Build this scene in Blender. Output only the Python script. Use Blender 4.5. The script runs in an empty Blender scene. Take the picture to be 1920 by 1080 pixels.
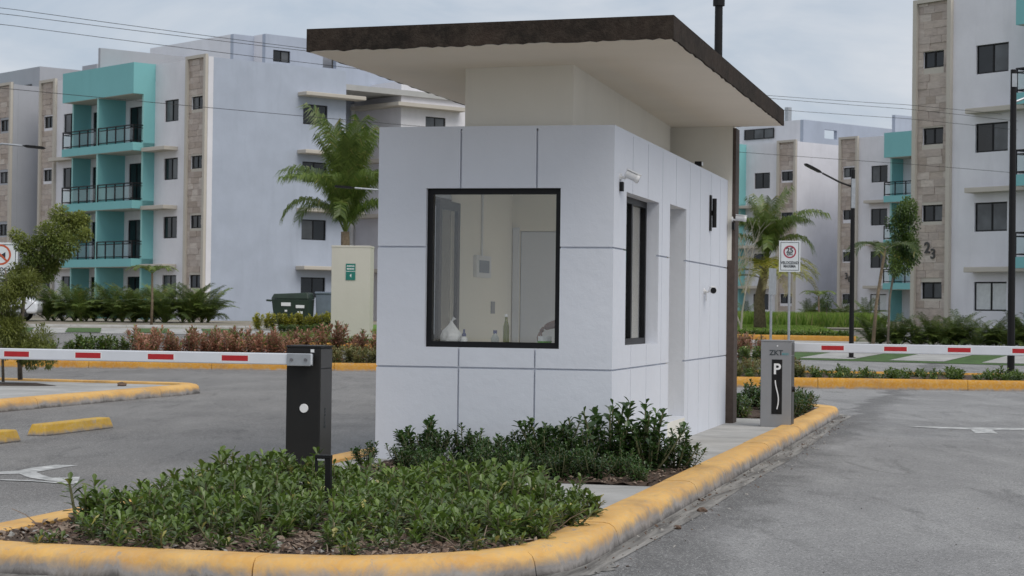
import bpy, bmesh, math, random
from mathutils import Vector, Matrix, Euler
random.seed(7)
R = math.radians
scene = bpy.context.scene
col = scene.collection

# ------------------------------------------------------------------ camera
F_PX, PITCH, ROLL, EYE = 3800.0, math.atan(45/3800), 0.0125, 1.47
CAM = Vector((0, 0, EYE))
fw = Vector((0, math.cos(PITCH), math.sin(PITCH)))
u0 = Vector((0, -math.sin(PITCH), math.cos(PITCH)))
r0 = Vector((1, 0, 0))
cr = r0*math.cos(ROLL) + u0*math.sin(ROLL)
cu = u0*math.cos(ROLL) - r0*math.sin(ROLL)
cd = bpy.data.cameras.new('camera'); cam = bpy.data.objects.new('camera', cd); col.objects.link(cam)
m = Matrix.Identity(4)
for i in range(3):
    m[i][0] = cr[i]; m[i][1] = cu[i]; m[i][2] = -fw[i]; m[i][3] = CAM[i]
cam.matrix_world = m
cd.sensor_width = 36; cd.lens = 36*F_PX/1920; cd.clip_start = .1; cd.clip_end = 2000
cd.dof.use_dof = True; cd.dof.focus_distance = 18.0; cd.dof.aperture_fstop = 9.0
scene.camera = cam

# ------------------------------------------------------------------ sky, sun, exposure
SUN_TO = Vector((.55, -.68, 1.08)).normalized()
sun_el = math.asin(SUN_TO.z); sun_az = math.atan2(SUN_TO.x, SUN_TO.y)
world = bpy.data.worlds.new('World'); scene.world = world; world.use_nodes = True
nt = world.node_tree; nt.nodes.clear()
def wn(t, **k):
    n = nt.nodes.new(t)
    for a, b in k.items(): setattr(n, a, b)
    return n
bg = wn('ShaderNodeBackground'); out = wn('ShaderNodeOutputWorld')
sky = wn('ShaderNodeTexSky', sky_type='NISHITA', sun_disc=False, sun_elevation=sun_el, sun_rotation=sun_az, air_density=1.2, dust_density=2.5)
tc = wn('ShaderNodeTexCoord'); mp = wn('ShaderNodeMapping'); mp.inputs['Scale'].default_value = (1.0, 1.0, 3.2); mp.inputs['Location'].default_value = (.35, .1, .2)
nz = wn('ShaderNodeTexNoise'); nz.inputs['Scale'].default_value = 5.5; nz.inputs['Detail'].default_value = 8; nz.inputs['Roughness'].default_value = .55; nz.inputs['Distortion'].default_value = .5
rp = wn('ShaderNodeValToRGB')
rp.color_ramp.elements[0].position = .34; rp.color_ramp.elements[0].color = (5.3, 6.25, 7.55, 1)
rp.color_ramp.elements[1].position = .66; rp.color_ramp.elements[1].color = (9.0, 9.2, 9.7, 1)
mx = wn('ShaderNodeMix', data_type='RGBA'); mx.inputs[0].default_value = .86
L = nt.links.new
L(tc.outputs['Generated'], mp.inputs['Vector']); L(mp.outputs[0], nz.inputs['Vector']); L(nz.outputs['Fac'], rp.inputs[0])
L(sky.outputs[0], mx.inputs[6]); L(rp.outputs[0], mx.inputs[7]); L(mx.outputs[2], bg.inputs[0]); bg.inputs[1].default_value = .080
L(bg.outputs[0], out.inputs[0])
sd = bpy.data.lights.new('sun', 'SUN'); sd.energy = 1.5; sd.angle = R(40); sd.color = (1, .95, .88)
sun = bpy.data.objects.new('sun', sd); col.objects.link(sun); sun.location = (0, 0, 40)
sun.rotation_euler = (-SUN_TO).to_track_quat('-Z', 'Y').to_euler()
scene.view_settings.view_transform = 'Standard'; scene.view_settings.look = 'None'
scene.view_settings.exposure = 0.15; scene.view_settings.gamma = 1
scene.view_settings.use_curve_mapping = False

# ------------------------------------------------------------------ helpers
def ray(x, y):
    d = fw*F_PX + cr*(x-960) + cu*(540-y)
    return d/d.y
def at(x, y, Y): return CAM + ray(x, y)*Y
def sst(a, b, t):
    t = min(1, max(0, (t-a)/(b-a))); return t*t*(3-2*t)
def zg(x, y):                        # height of the ground
    return .5*sst(50, 80, y) + .35*sst(76, 90, y) + .3*sst(105, 135, y)
def ongr(x, y): return (x, y, zg(x, y))

class MB:
    def __init__(s): s.v = []; s.f = []; s.t = []; s.cur = 0.5
    def face(s, pts):
        b = len(s.v); s.v += [tuple(p) for p in pts]; s.f.append(tuple(range(b, b+len(pts)))); s.t.append(s.cur)
    def box(s, x0, x1, y0, y1, z0, z1):
        x0, x1 = sorted((x0, x1)); y0, y1 = sorted((y0, y1)); z0, z1 = sorted((z0, z1))
        b = len(s.v)
        s.v += [(x0,y0,z0),(x1,y0,z0),(x1,y1,z0),(x0,y1,z0),(x0,y0,z1),(x1,y0,z1),(x1,y1,z1),(x0,y1,z1)]
        for q in ((3,2,1,0),(4,5,6,7),(0,1,5,4),(1,2,6,5),(2,3,7,6),(3,0,4,7)):
            s.f.append(tuple(b+i for i in q)); s.t.append(s.cur)
        return s
    def prism(s, bot, top):          # two loops with the same number of points
        n = len(bot); b = len(s.v); s.v += [tuple(p) for p in bot] + [tuple(p) for p in top]
        s.f.append(tuple(b+i for i in reversed(range(n)))); s.t.append(s.cur)
        s.f.append(tuple(b+n+i for i in range(n))); s.t.append(s.cur)
        for i in range(n):
            j = (i+1) % n; s.f.append((b+i, b+j, b+n+j, b+n+i)); s.t.append(s.cur)
        return s
    def tube(s, pts, rad, n=8, cap=True):
        pts = [Vector(p) for p in pts]; rad = rad if isinstance(rad, (list, tuple)) else [rad]*len(pts)
        b = len(s.v); up = Vector((0, 0, 1)); prev = None
        for i, p in enumerate(pts):
            d = (pts[min(i+1, len(pts)-1)] - pts[max(i-1, 0)]).normalized()
            if prev is None:
                a = d.orthogonal().normalized()
            else:
                a = (prev - d*prev.dot(d)).normalized()
            prev = a; c = d.cross(a)
            for k in range(n):
                t = 2*math.pi*k/n; q = p + (a*math.cos(t) + c*math.sin(t))*rad[i]; s.v.append(tuple(q))
        for i in range(len(pts)-1):
            for k in range(n):
                k2 = (k+1) % n; s.f.append((b+i*n+k, b+i*n+k2, b+(i+1)*n+k2, b+(i+1)*n+k)); s.t.append(s.cur)
        if cap:
            s.f.append(tuple(b+k for k in reversed(range(n)))); s.t.append(s.cur)
            e = b+(len(pts)-1)*n; s.f.append(tuple(e+k for k in range(n))); s.t.append(s.cur)
        return s
    def lathe(s, prof, n=20, c=(0, 0, 0), axis='z'):
        b = len(s.v)
        for (r, h) in prof:
            for k in range(n):
                t = 2*math.pi*k/n; x, y = r*math.cos(t), r*math.sin(t)
                p = (x, y, h) if axis == 'z' else ((x, h, y) if axis == 'y' else (h, x, y))
                s.v.append((p[0]+c[0], p[1]+c[1], p[2]+c[2]))
        for i in range(len(prof)-1):
            for k in range(n):
                k2 = (k+1) % n; s.f.append((b+i*n+k, b+i*n+k2, b+(i+1)*n+k2, b+(i+1)*n+k)); s.t.append(s.cur)
        s.f.append(tuple(b+k for k in range(n))[::-1]); s.t.append(s.cur)
        e = b+(len(prof)-1)*n; s.f.append(tuple(e+k for k in range(n))); s.t.append(s.cur)
        return s
    def wall(s, s0, s1, z0, z1, y0, y1, holes, ax='x'):   # slab along x (or y) with rectangular openings
        hs = [h for h in holes if h[0] < s1-1e-4 and h[1] > s0+1e-4 and h[2] < z1-1e-4 and h[3] > z0+1e-4]
        S = sorted(set([s0, s1] + [min(max(q, s0), s1) for h in hs for q in h[:2]]))
        Z = sorted(set([z0, z1] + [min(max(q, z0), z1) for h in hs for q in h[2:]]))
        ns, nz_ = len(S)-1, len(Z)-1
        def full(i, j):
            if i < 0 or j < 0 or i >= ns or j >= nz_: return False
            a, c = (S[i]+S[i+1])/2, (Z[j]+Z[j+1])/2
            return not any(h[0] < a < h[1] and h[2] < c < h[3] for h in hs)
        P = (lambda a, y, z: (a, y, z)) if ax == 'x' else (lambda a, y, z: (y, a, z))
        for i in range(ns):
            for j in range(nz_):
                if not full(i, j): continue
                a, b, c, d = S[i], S[i+1], Z[j], Z[j+1]
                s.face([P(a,y0,c),P(b,y0,c),P(b,y0,d),P(a,y0,d)]); s.face([P(b,y1,c),P(a,y1,c),P(a,y1,d),P(b,y1,d)])
                if not full(i-1, j): s.face([P(a,y1,c),P(a,y0,c),P(a,y0,d),P(a,y1,d)])
                if not full(i+1, j): s.face([P(b,y0,c),P(b,y1,c),P(b,y1,d),P(b,y0,d)])
                if not full(i, j-1): s.face([P(a,y0,c),P(a,y1,c),P(b,y1,c),P(b,y0,c)])
                if not full(i, j+1): s.face([P(a,y0,d),P(b,y0,d),P(b,y1,d),P(a,y1,d)])
        return s
    def mesh(s, name, mat, smooth=False, tint=False, fix=True):
        me = bpy.data.meshes.new(name); me.from_pydata(s.v, [], s.f); 
        if fix:
            bm = bmesh.new(); bm.from_mesh(me); bmesh.ops.remove_doubles(bm, verts=bm.verts, dist=1e-5)
            bmesh.ops.recalc_face_normals(bm, faces=bm.faces); bm.to_mesh(me); bm.free()
        if tint:
            a = me.attributes.new('tint', 'FLOAT', 'FACE'); a.data.foreach_set('value', s.t)
        if mat: me.materials.append(mat)
        if smooth: me.polygons.foreach_set('use_smooth', [True]*len(me.polygons))
        me.update(); return me
    def build(s, name, mat, parent=None, smooth=False, bevel=0, tint=False, loc=None, fix=True):
        o = bpy.data.objects.new(name, s.mesh(name, mat, smooth, tint, fix)); col.objects.link(o)
        if parent: o.parent = parent
        if loc: o.location = loc
        if bevel:
            b = o.modifiers.new('bevel', 'BEVEL'); b.width = bevel; b.segments = 2; b.limit_method = 'ANGLE'
        return o
def link(name, me, parent=None, loc=(0,0,0), rz=0, sc=1):
    o = bpy.data.objects.new(name, me); col.objects.link(o); o.location = loc; o.rotation_euler = (0,0,rz)
    o.scale = sc if isinstance(sc, (tuple, list)) else (sc,)*3
    if parent: o.parent = parent
    return o
def tag(o, label=None, cat=None, group=None, kind=None):
    if label: o['label'] = label
    if cat: o['category'] = cat
    if group: o['group'] = group
    if kind: o['kind'] = kind
    return o
def thing(name, label, cat, loc=(0,0,0), rz=0, group=None):
    o = bpy.data.objects.new(name, None); col.objects.link(o); o.location = loc; o.rotation_euler = (0,0,rz)
    o.empty_display_size = .2
    return tag(o, label, cat, group)
def copy_tree(o, parent=None):
    c = o.copy(); col.objects.link(c)
    if parent: c.parent = parent
    for ch in list(o.children): copy_tree(ch, c)
    return c
_tx = {}
def text(name, body, size, mat, parent, loc, rot=(R(90),0,0), ext=.002, align='CENTER', bold=0, sx=1):
    cu_ = bpy.data.curves.new('txt', 'FONT'); cu_.body = body; cu_.size = size; cu_.extrude = ext; cu_.align_x = align; cu_.align_y = 'CENTER'; cu_.offset = bold
    cu_.space_line = .9
    t = bpy.data.objects.new('txt', cu_); col.objects.link(t)
    dg = bpy.context.evaluated_depsgraph_get(); me = bpy.data.meshes.new_from_object(t.evaluated_get(dg))
    bpy.data.objects.remove(t); me.materials.clear(); me.materials.append(mat)
    o = bpy.data.objects.new(name, me); col.objects.link(o); o.parent = parent; o.location = loc; o.rotation_euler = rot; o.scale = (sx, 1, 1)
    return o

# ------------------------------------------------------------------ materials
def newmat(name):
    mt = bpy.data.materials.new(name); mt.use_nodes = True
    return mt, mt.node_tree, mt.node_tree.nodes['Principled BSDF']
def nd(t, typ, **k):
    n = t.nodes.new(typ)
    for a, b in k.items():
        if a in n.inputs: n.inputs[a].default_value = b
        else: setattr(n, a, b)
    return n
def noise(t, scale, detail=5, rough=.55, src='Object', dist=0, stretch=None):
    c = nd(t, 'ShaderNodeTexCoord'); n = nd(t, 'ShaderNodeTexNoise', Scale=scale, Detail=detail, Roughness=rough, Distortion=dist)
    if src == 'World':
        g = nd(t, 'ShaderNodeNewGeometry'); o = g.outputs['Position']
    else: o = c.outputs[src]
    if stretch:
        mp_ = nd(t, 'ShaderNodeMapping', Scale=stretch); t.links.new(o, mp_.inputs['Vector']); o = mp_.outputs[0]
    t.links.new(o, n.inputs['Vector']); return n.outputs['Fac']
def ramp(t, fac, stops):
    r_ = nd(t, 'ShaderNodeValToRGB'); t.links.new(fac, r_.inputs[0]); e = r_.color_ramp.elements
    while len(e) < len(stops): e.new(.5)
    for i, (p, c) in enumerate(stops): e[i].position = p; e[i].color = (c[0], c[1], c[2], 1) if isinstance(c, (tuple, list)) else (c, c, c, 1)
    return r_.outputs[0]
def mix(t, fac, a, b, mode='MIX'):
    n = nd(t, 'ShaderNodeMix', data_type='RGBA', blend_type=mode)
    for s_, v in ((0, fac), (6, a), (7, b)):
        if isinstance(v, (int, float)): n.inputs[s_].default_value = v
        elif isinstance(v, (tuple, list)): n.inputs[s_].default_value = (*v[:3], 1)
        else: t.links.new(v, n.inputs[s_])
    return n.outputs[2]
def bump(t, p, h, strength=.3, dist=.01):
    b = nd(t, 'ShaderNodeBump', Strength=strength, Distance=dist); t.links.new(h, b.inputs['Height']); t.links.new(b.outputs[0], p.inputs['Normal'])
def mathn(t, op, a, b=0.0):
    n = nd(t, 'ShaderNodeMath', operation=op)
    for i, v in enumerate((a, b)):
        if isinstance(v, (int, float)): n.inputs[i].default_value = v
        else: t.links.new(v, n.inputs[i])
    return n.outputs[0]
def plain(name, c, rough=.5, metal=0, var=.08, scale=6, bmp=0, src='Object', spec=.5):
    mt, t, p = newmat(name)
    n = noise(t, scale, 6, .6, src)
    lo = tuple(x*(1-var) for x in c); hi = tuple(min(1, x*(1+var)) for x in c)
    t.links.new(ramp(t, n, [(.3, lo), (.7, hi)]), p.inputs['Base Color'])
    p.inputs['Roughness'].default_value = rough; p.inputs['Metallic'].default_value = metal; p.inputs['Specular IOR Level'].default_value = spec
    if bmp: bump(t, p, noise(t, scale*9, 4, .6, src), bmp, .01)
    return mt
def stucco(name, c, stain=.12, fine=60, bmp=.25, streak=True):
    mt, t, p = newmat(name)
    big = noise(t, .8, 5, .6, 'World'); fin = noise(t, fine, 4, .7, 'World')
    st = noise(t, 1.0, 6, .65, 'World', .3, (1.6, 1.6, .22))
    dark = tuple(x*(1-stain) for x in c)
    a = mix(t, ramp(t, big, [(.35, 0), (.7, 1)]), dark, c)
    b = mix(t, ramp(t, st, [(.52, 0), (.78, .55 if streak else 0)]), a, tuple(x*(1-2.2*stain) for x in c))
    t.links.new(b, p.inputs['Base Color']); p.inputs['Roughness'].default_value = .85; p.inputs['Specular IOR Level'].default_value = .25
    h = mathn(t, 'ADD', mathn(t, 'MULTIPLY', noise(t, 9, 4, .5, 'World'), 1.4), mathn(t, 'MULTIPLY', fin, .35))
    bump(t, p, h, bmp, .012)
    return mt
M = {}
M['hut_white'] = stucco('hut_white_paint', (.725, .75, .81), .055, 70, .28)
M['hut_cream'] = stucco('hut_cream_paint', (.84, .81, .73), .06, 60, .2)
M['soffit'] = stucco('soffit_paint', (.92, .84, .73), .05, 50, .2, False)
M['inner'] = stucco('inner_wall_paint', (.90, .86, .75), .03, 50, .1, False)
M['white'] = stucco('facade_white', (.77, .76, .795), .09, 20, .2)
M['gable'] = stucco('gable_pale_blue', (.44, .485, .575), .10, 20, .2)
M['greywall'] = stucco('facade_grey', (.42, .43, .46), .06, 20, .2)
M['teal'] = stucco('teal_paint', (.22, .50, .51), .05, 20, .15)
M['beige'] = stucco('beige_trim', (.54, .50, .44), .06, 20, .15)
M['roofgrey'] = stucco('roof_screed', (.45, .45, .44), .1, 10, .2)
M['pillar'] = stucco('pillar_cream', (.60, .57, .50), .06, 30, .2)
# rough brown fascia
mt, t, p = newmat('fascia_rough_render')
n1 = noise(t, 14, 8, .75, 'World'); n2 = noise(t, 2.2, 5, .6, 'World')
cc = mix(t, ramp(t, n2, [(.35, 0), (.68, 1)]), (.022, .018, .015), (.050, .036, .028))
cc = mix(t, ramp(t, n1, [(.45, 0), (.75, .6)]), cc, (.10, .08, .062))
t.links.new(cc, p.inputs['Base Color']); p.inputs['Roughness'].default_value = .95; p.inputs['Specular IOR Level'].default_value = .2
bump(t, p, noise(t, 45, 6, .7, 'World'), .9, .02); M['fascia'] = mt
# asphalt
mt, t, p = newmat('asphalt')
fine = noise(t, 52, 4, .85, 'World'); mid = noise(t, 1.1, 8, .66, 'World', .6, (1, .30, 1)); patch = noise(t, .28, 5, .55, 'World', .8)
worn = noise(t, .8, 7, .68, 'World', 1.2, (2.4, .42, 1))
a = mix(t, ramp(t, patch, [(.36, 0), (.66, 1)]), (.225, .221, .218), (.315, .310, .304))
a = mix(t, ramp(t, mid, [(.45, 0), (.70, .8)]), a, (.37, .365, .355))
a = mix(t, ramp(t, worn, [(.55, 0), (.68, .65)]), a, (.135, .133, .131))
g = nd(t, 'ShaderNodeNewGeometry'); dp = nd(t, 'ShaderNodeVectorMath', operation='DOT_PRODUCT'); t.links.new(g.outputs['Position'], dp.inputs[0])
a_ = math.atan((1890-960)/3800); dp.inputs[1].default_value = (math.cos(a_), -math.sin(a_), 0)
off = .896*math.cos(a_)-17.995*math.sin(a_)
uu = mathn(t, 'SUBTRACT', dp.outputs['Value'], off)          # metres right of the guardhouse side wall
uu = mathn(t, 'ADD', uu, mathn(t, 'MULTIPLY', mathn(t, 'SUBTRACT', noise(t, 1.3, 7, .65, 'World', .5, (1, .5, 1)), .5), 1.7))
lane = ramp(t, mathn(t, 'ADD', mathn(t, 'MULTIPLY', uu, .1), .5), [(.08, 1), (.24, 0)])
a = mix(t, lane, a, mix(t, 1.0, a, (.72, .70, .68), 'MULTIPLY'))
st1 = ramp(t, mathn(t, 'MULTIPLY', uu, .25), [(.25, 0), (.30, 1), (.36, .8), (.44, 0)])
a = mix(t, mathn(t, 'MULTIPLY', st1, .75), a, (.092, .090, .088))
a = mix(t, ramp(t, fine, [(.36, .95), (.50, 0)]), a, (.07, .07, .071))
a = mix(t, ramp(t, noise(t, 75, 2, .75, 'World'), [(.56, 0), (.68, .85)]), a, (.52, .51, .49))
cv = nd(t, 'ShaderNodeTexVoronoi', feature='DISTANCE_TO_EDGE', Scale=.22); t.links.new(g.outputs['Position'], cv.inputs['Vector'])
t.links.new(a, p.inputs['Base Color']); p.inputs['Roughness'].default_value = .88; p.inputs['Specular IOR Level'].default_value = .35
bump(t, p, fine, .6, .01); M['asphalt'] = mt
# damp dark gutter stain on asphalt and gritty concrete gutter
mt, t, p = newmat('gutter_concrete')
a = mix(t, ramp(t, noise(t, 7, 9, .72, 'Object', .6, (1.4, .12, 1)), [(.35, 0), (.66, 1)]), (.075, .070, .064), (.34, .325, .30))
t.links.new(a, p.inputs['Base Color']); p.inputs['Roughness'].default_value = .85; bump(t, p, noise(t, 40, 5, .6, 'World'), .5, .01); M['gutter'] = mt
mt, t, p = newmat('pavement_concrete')
a = mix(t, ramp(t, noise(t, 1.3, 8, .65, 'World', .4), [(.32, 0), (.7, 1)]), (.30, .295, .28), (.50, .49, .47))
a = mix(t, ramp(t, noise(t, 5, 6, .6, 'World', 0, (.6, 5, 1)), [(.5, 0), (.72, .4)]), a, (.24, .235, .225))
t.links.new(a, p.inputs['Base Color']); p.inputs['Roughness'].default_value = .9; bump(t, p, noise(t, 30, 6, .65, 'World'), .4, .01); M['concrete'] = mt
# kerb paint: yellow, worn through to concrete low down and in scuffs
def kerbmat(name, yel, wearlow):
    mt, t, p = newmat(name)
    g = nd(t, 'ShaderNodeNewGeometry'); sp = nd(t, 'ShaderNodeSeparateXYZ'); t.links.new(g.outputs['Position'], sp.inputs[0])
    tco = nd(t, 'ShaderNodeTexCoord'); so = nd(t, 'ShaderNodeSeparateXYZ'); t.links.new(tco.outputs['Object'], so.inputs[0])
    n = noise(t, 2.4, 9, .70, 'Object', .6, (1, .35, 1)); n2 = noise(t, 26, 7, .75, 'Object', 0, (1, .5, 1))
    conc = mix(t, ramp(t, noise(t, 4, 8, .7, 'Object', .4, (1, .35, 1)), [(.3, 0), (.7, 1)]), (.17, .155, .145), (.40, .375, .355))
    y = mix(t, ramp(t, n, [(.32, 0), (.62, 1)]), tuple(c*f for c, f in zip(yel, (.80, .70, .60))), yel)
    y = mix(t, ramp(t, n2, [(.46, 0), (.72, .65)]), y, (.56, .43, .27))
    edge = mathn(t, 'ADD', so.outputs[2], mathn(t, 'MULTIPLY', mathn(t, 'SUBTRACT', noise(t, 5, 8, .72, 'Object', .8, (1, .5, .6)), .5), .20))
    f = ramp(t, mathn(t, 'MULTIPLY', edge, 5.0), [(wearlow-.08, 1), (wearlow+.24, 0)])
    c2 = mix(t, f, y, conc)
    sc = ramp(t, noise(t, 4.0, 9, .78, 'Object', 1.8, (1, .5, 1)), [(.60, 0), (.655, .85)])
    c2 = mix(t, sc, c2, (.36, .32, .28)); c2 = mix(t, ramp(t, noise(t, 1.6, 8, .72, 'Object', .8, (1, .4, 1)), [(.50, 0), (.74, .5)]), c2, (.27, .19, .12))
    grime = ramp(t, mathn(t, 'MULTIPLY', edge, 5.0), [(.02, .75), (.20, 0)])
    c2 = mix(t, grime, c2, (.06, .055, .05)) if wearlow > .2 else c2
    t.links.new(c2, p.inputs['Base Color']); p.inputs['Roughness'].default_value = .8; p.inputs['Specular IOR Level'].default_value = .25
    bump(t, p, noise(t, 30, 8, .72, 'Object'), .45, .006); return mt
M['kerb'] = kerbmat('kerb_yellow_paint', (.76, .46, .15), .34)
M['kerb_far'] = kerbmat('kerb_orange_paint', (.58, .29, .035), .06)
M['stop'] = kerbmat('stop_yellow_paint', (.62, .40, .06), .02)
mt, t, p = newmat('worn_white_paint')
w = noise(t, 7, 7, .7, 'World', .4)
t.links.new(mix(t, ramp(t, w, [(.38, 0), (.62, 1)]), (.26, .26, .255), (.62, .62, .60)), p.inputs['Base Color']); p.inputs['Roughness'].default_value = .8; M['marking'] = mt
# soil / mulch / grass
mt, t, p = newmat('mulch_soil')
a = mix(t, ramp(t, noise(t, 22, 7, .7, 'World'), [(.3, 0), (.72, 1)]), (.035, .022, .014), (.15, .10, .07))
t.links.new(a, p.inputs['Base Color']); p.inputs['Roughness'].default_value = .95; bump(t, p, noise(t, 30, 7, .75, 'World'), 1, .03); M['soil'] = mt
mt, t, p = newmat('lawn')
a = mix(t, ramp(t, noise(t, 1.6, 7, .65, 'World'), [(.3, 0), (.7, 1)]), (.085, .19, .025), (.19, .34, .05))
a = mix(t, ramp(t, noise(t, 14, 5, .7, 'World'), [(.5, 0), (.8, .5)]), a, (.17, .19, .06))
t.links.new(a, p.inputs['Base Color']); p.inputs['Roughness'].default_value = .9; bump(t, p, noise(t, 40, 5, .7, 'World'), 1, .05); M['lawn'] = mt
mt, t, p = newmat('bare_ground')
a = mix(t, ramp(t, noise(t, .35, 7, .65, 'World'), [(.35, 0), (.68, 1)]), (.20, .17, .13), (.34, .30, .25))
a = mix(t, ramp(t, noise(t, .9, 6, .65, 'World'), [(.52, 0), (.66, .8)]), a, (.12, .16, .05))
t.links.new(a, p.inputs['Base Color']); p.inputs['Roughness'].default_value = .95; M['bare'] = mt
# leaves
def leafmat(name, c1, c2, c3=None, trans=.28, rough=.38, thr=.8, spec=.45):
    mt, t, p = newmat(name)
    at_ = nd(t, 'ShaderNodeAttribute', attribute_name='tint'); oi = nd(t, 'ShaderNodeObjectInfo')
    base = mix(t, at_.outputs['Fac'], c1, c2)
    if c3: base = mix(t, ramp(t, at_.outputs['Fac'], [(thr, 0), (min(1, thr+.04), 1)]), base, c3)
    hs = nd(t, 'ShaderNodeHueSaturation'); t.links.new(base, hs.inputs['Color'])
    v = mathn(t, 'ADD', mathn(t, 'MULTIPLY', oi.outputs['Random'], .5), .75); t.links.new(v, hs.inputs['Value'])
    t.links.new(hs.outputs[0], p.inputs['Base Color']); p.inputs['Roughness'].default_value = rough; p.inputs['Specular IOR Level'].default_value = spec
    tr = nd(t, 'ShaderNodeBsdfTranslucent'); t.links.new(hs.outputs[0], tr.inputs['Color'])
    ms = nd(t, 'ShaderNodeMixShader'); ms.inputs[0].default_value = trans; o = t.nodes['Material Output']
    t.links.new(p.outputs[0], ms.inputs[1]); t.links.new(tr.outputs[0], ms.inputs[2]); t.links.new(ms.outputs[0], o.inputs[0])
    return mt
M['leaf'] = leafmat('glossy_green_leaf', (.024, .060, .014), (.180, .260, .045), (.44, .40, .12), thr=.92, rough=.30, spec=.6)
M['leaf_dark'] = leafmat('dark_green_leaf', (.014, .042, .012), (.085, .155, .036), rough=.26, spec=.6)
M['leaf_red'] = leafmat('croton_leaf', (.27, .11, .07), (.58, .34, .23), (.16, .21, .055), thr=.70)
M['leaf_mix'] = leafmat('variegated_leaf', (.15, .17, .055), (.33, .30, .12), (.32, .13, .07), thr=.78)
M['leaf_feather'] = leafmat('feathery_leaf', (.13, .17, .035), (.33, .36, .09), trans=.4)
M['leaf_yellow'] = leafmat('yellow_green_leaf', (.16, .20, .025), (.44, .38, .05))
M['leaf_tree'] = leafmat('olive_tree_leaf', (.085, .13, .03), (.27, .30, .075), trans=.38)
M['frond'] = leafmat('palm_frond', (.060, .115, .024), (.22, .28, .065), (.30, .28, .09), thr=.9, trans=.3)
M['frond_dark'] = leafmat('dark_palm_frond', (.028, .058, .016), (.115, .155, .036), (.24, .20, .05), thr=.9)
M['frond_dry'] = leafmat('dry_palm_frond', (.26, .22, .08), (.42, .36, .16))
M['grass'] = leafmat('grass_blade', (.12, .22, .03), (.34, .46, .09), (.46, .42, .18), thr=.9, trans=.5)
M['bark'] = plain('bark', (.20, .165, .13), .9, 0, .35, 18, .8)
M['stem'] = plain('green_stem', (.13, .13, .06), .8, 0, .3, 20, .3)
M['palm_trunk'] = plain('palm_trunk_fibre', (.20, .15, .10), .9, 0, .4, 12, 1.0)
# metals, plastics, glass
M['black'] = plain('black_powder_coat', (.010, .0095, .010), .5, 0, .15, 8, 0, 'Object', .25)
M['frame'] = plain('black_window_frame', (.008, .008, .009), .45, 0, .1, 8, 0, 'Object', .25)
M['charcoal'] = plain('charcoal_powder_coat', (.014, .0135, .013), .5, 0, .12, 5, .05, 'Object', .3)
M['charcoal_side'] = plain('charcoal_side_panel', (.05, .048, .046), .45, 0, .12, 5, .05)
M['barrier_grey'] = plain('grey_powder_coat', (.25, .255, .265), .5, 0, .06, 5, .05)
M['arm'] = plain('white_arm_paint', (.70, .72, .76), .35, 0, .05, 4)
M['red'] = plain('red_reflective_tape', (.46, .015, .02), .35, 0, .12, 12)
M['plastic_white'] = plain('white_plastic', (.78, .78, .78), .35, 0, .04, 5)
M['galv'] = plain('galvanised_steel', (.42, .44, .46), .42, .6, .15, 9)
M['steel'] = plain('bolt_steel', (.25, .25, .26), .35, .9, .1, 9)
M['sign_white'] = plain('sign_white', (.66, .69, .70), .35, 0, .05, 6)
M['sign_black'] = plain('sign_black', (.025, .03, .04), .45, 0, .1, 6)
M['sign_red'] = plain('sign_red', (.36, .03, .06), .45, 0, .1, 6)
M['sign_red2'] = plain('sign_red_faded', (.50, .10, .04), .45, 0, .1, 6)
M['sign_green'] = plain('sign_green', (.012, .17, .135), .4, 0, .1, 6)
M['zteal'] = plain('teal_print', (.06, .33, .36), .4, 0, .05, 6)
M['dark_print'] = plain('dark_print', (.035, .045, .05), .5, 0, .05, 6)
M['bin_green'] = plain('dark_green_bin', (.014, .030, .018), .5, 0, .3, 4, .1)
M['bin_grey'] = plain('grey_bin', (.16, .19, .24), .5, 0, .12, 4, .1)
M['tyre'] = plain('tyre_rubber', (.02, .02, .02), .8, 0, .2, 20)
M['carpaint'] = plain('white_car_paint', (.72, .74, .78), .2, 0, .02, 3)
M['carglass'] = plain('car_glass', (.02, .025, .03), .08, 0, .1, 3)
M['skin'] = plain('brown_skin', (.20, .105, .075), .55, 0, .15, 12)
M['curtain'] = plain('white_curtain', (.62, .64, .64), .9, 0, .1, 6)
M['woodbrown'] = plain('brown_edge_paint', (.075, .055, .045), .8, 0, .25, 10, .5)
M['cable'] = plain('black_cable', (.03, .03, .03), .7)
def glass_dark(name, c, rough=.06):
    mt, t, p = newmat(name)
    t.links.new(ramp(t, noise(t, .9, 3, .5, 'World'), [(.35, tuple(x*.6 for x in c)), (.7, tuple(x*1.5 for x in c))]), p.inputs['Base Color'])
    p.inputs['Roughness'].default_value = rough; p.inputs['Specular IOR Level'].default_value = .5; return mt
M['pane'] = glass_dark('tinted_window_glass', (.010, .012, .014))
M['pane_grey'] = glass_dark('curtained_window_glass', (.075, .08, .085), .15)
def tinted(name, c, f0=.05, f1=.75):
    mt, t, p = newmat(name)
    tr = nd(t, 'ShaderNodeBsdfTransparent'); tr.inputs[0].default_value = (*c, 1)
    gl = nd(t, 'ShaderNodeBsdfGlossy'); gl.inputs['Roughness'].default_value = .03
    lw = nd(t, 'ShaderNodeLayerWeight', Blend=.5); f = mathn(t, 'ADD', mathn(t, 'MULTIPLY', mathn(t, 'POWER', lw.outputs['Facing'], 5.0), f1), f0)
    ms = nd(t, 'ShaderNodeMixShader'); o = t.nodes['Material Output']
    t.links.new(f, ms.inputs[0]); t.links.new(tr.outputs[0], ms.inputs[1]); t.links.new(gl.outputs[0], ms.inputs[2]); t.links.new(ms.outputs[0], o.inputs[0]); t.nodes.remove(p); return mt
M['clear'] = tinted('clear_window_glass', (.985, .99, .98), .075)
M['rail_glass'] = tinted('railing_glass', (.90, .96, .96), .06)
M['bottle'] = tinted('clear_bottle', (.80, .86, .92))
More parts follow.
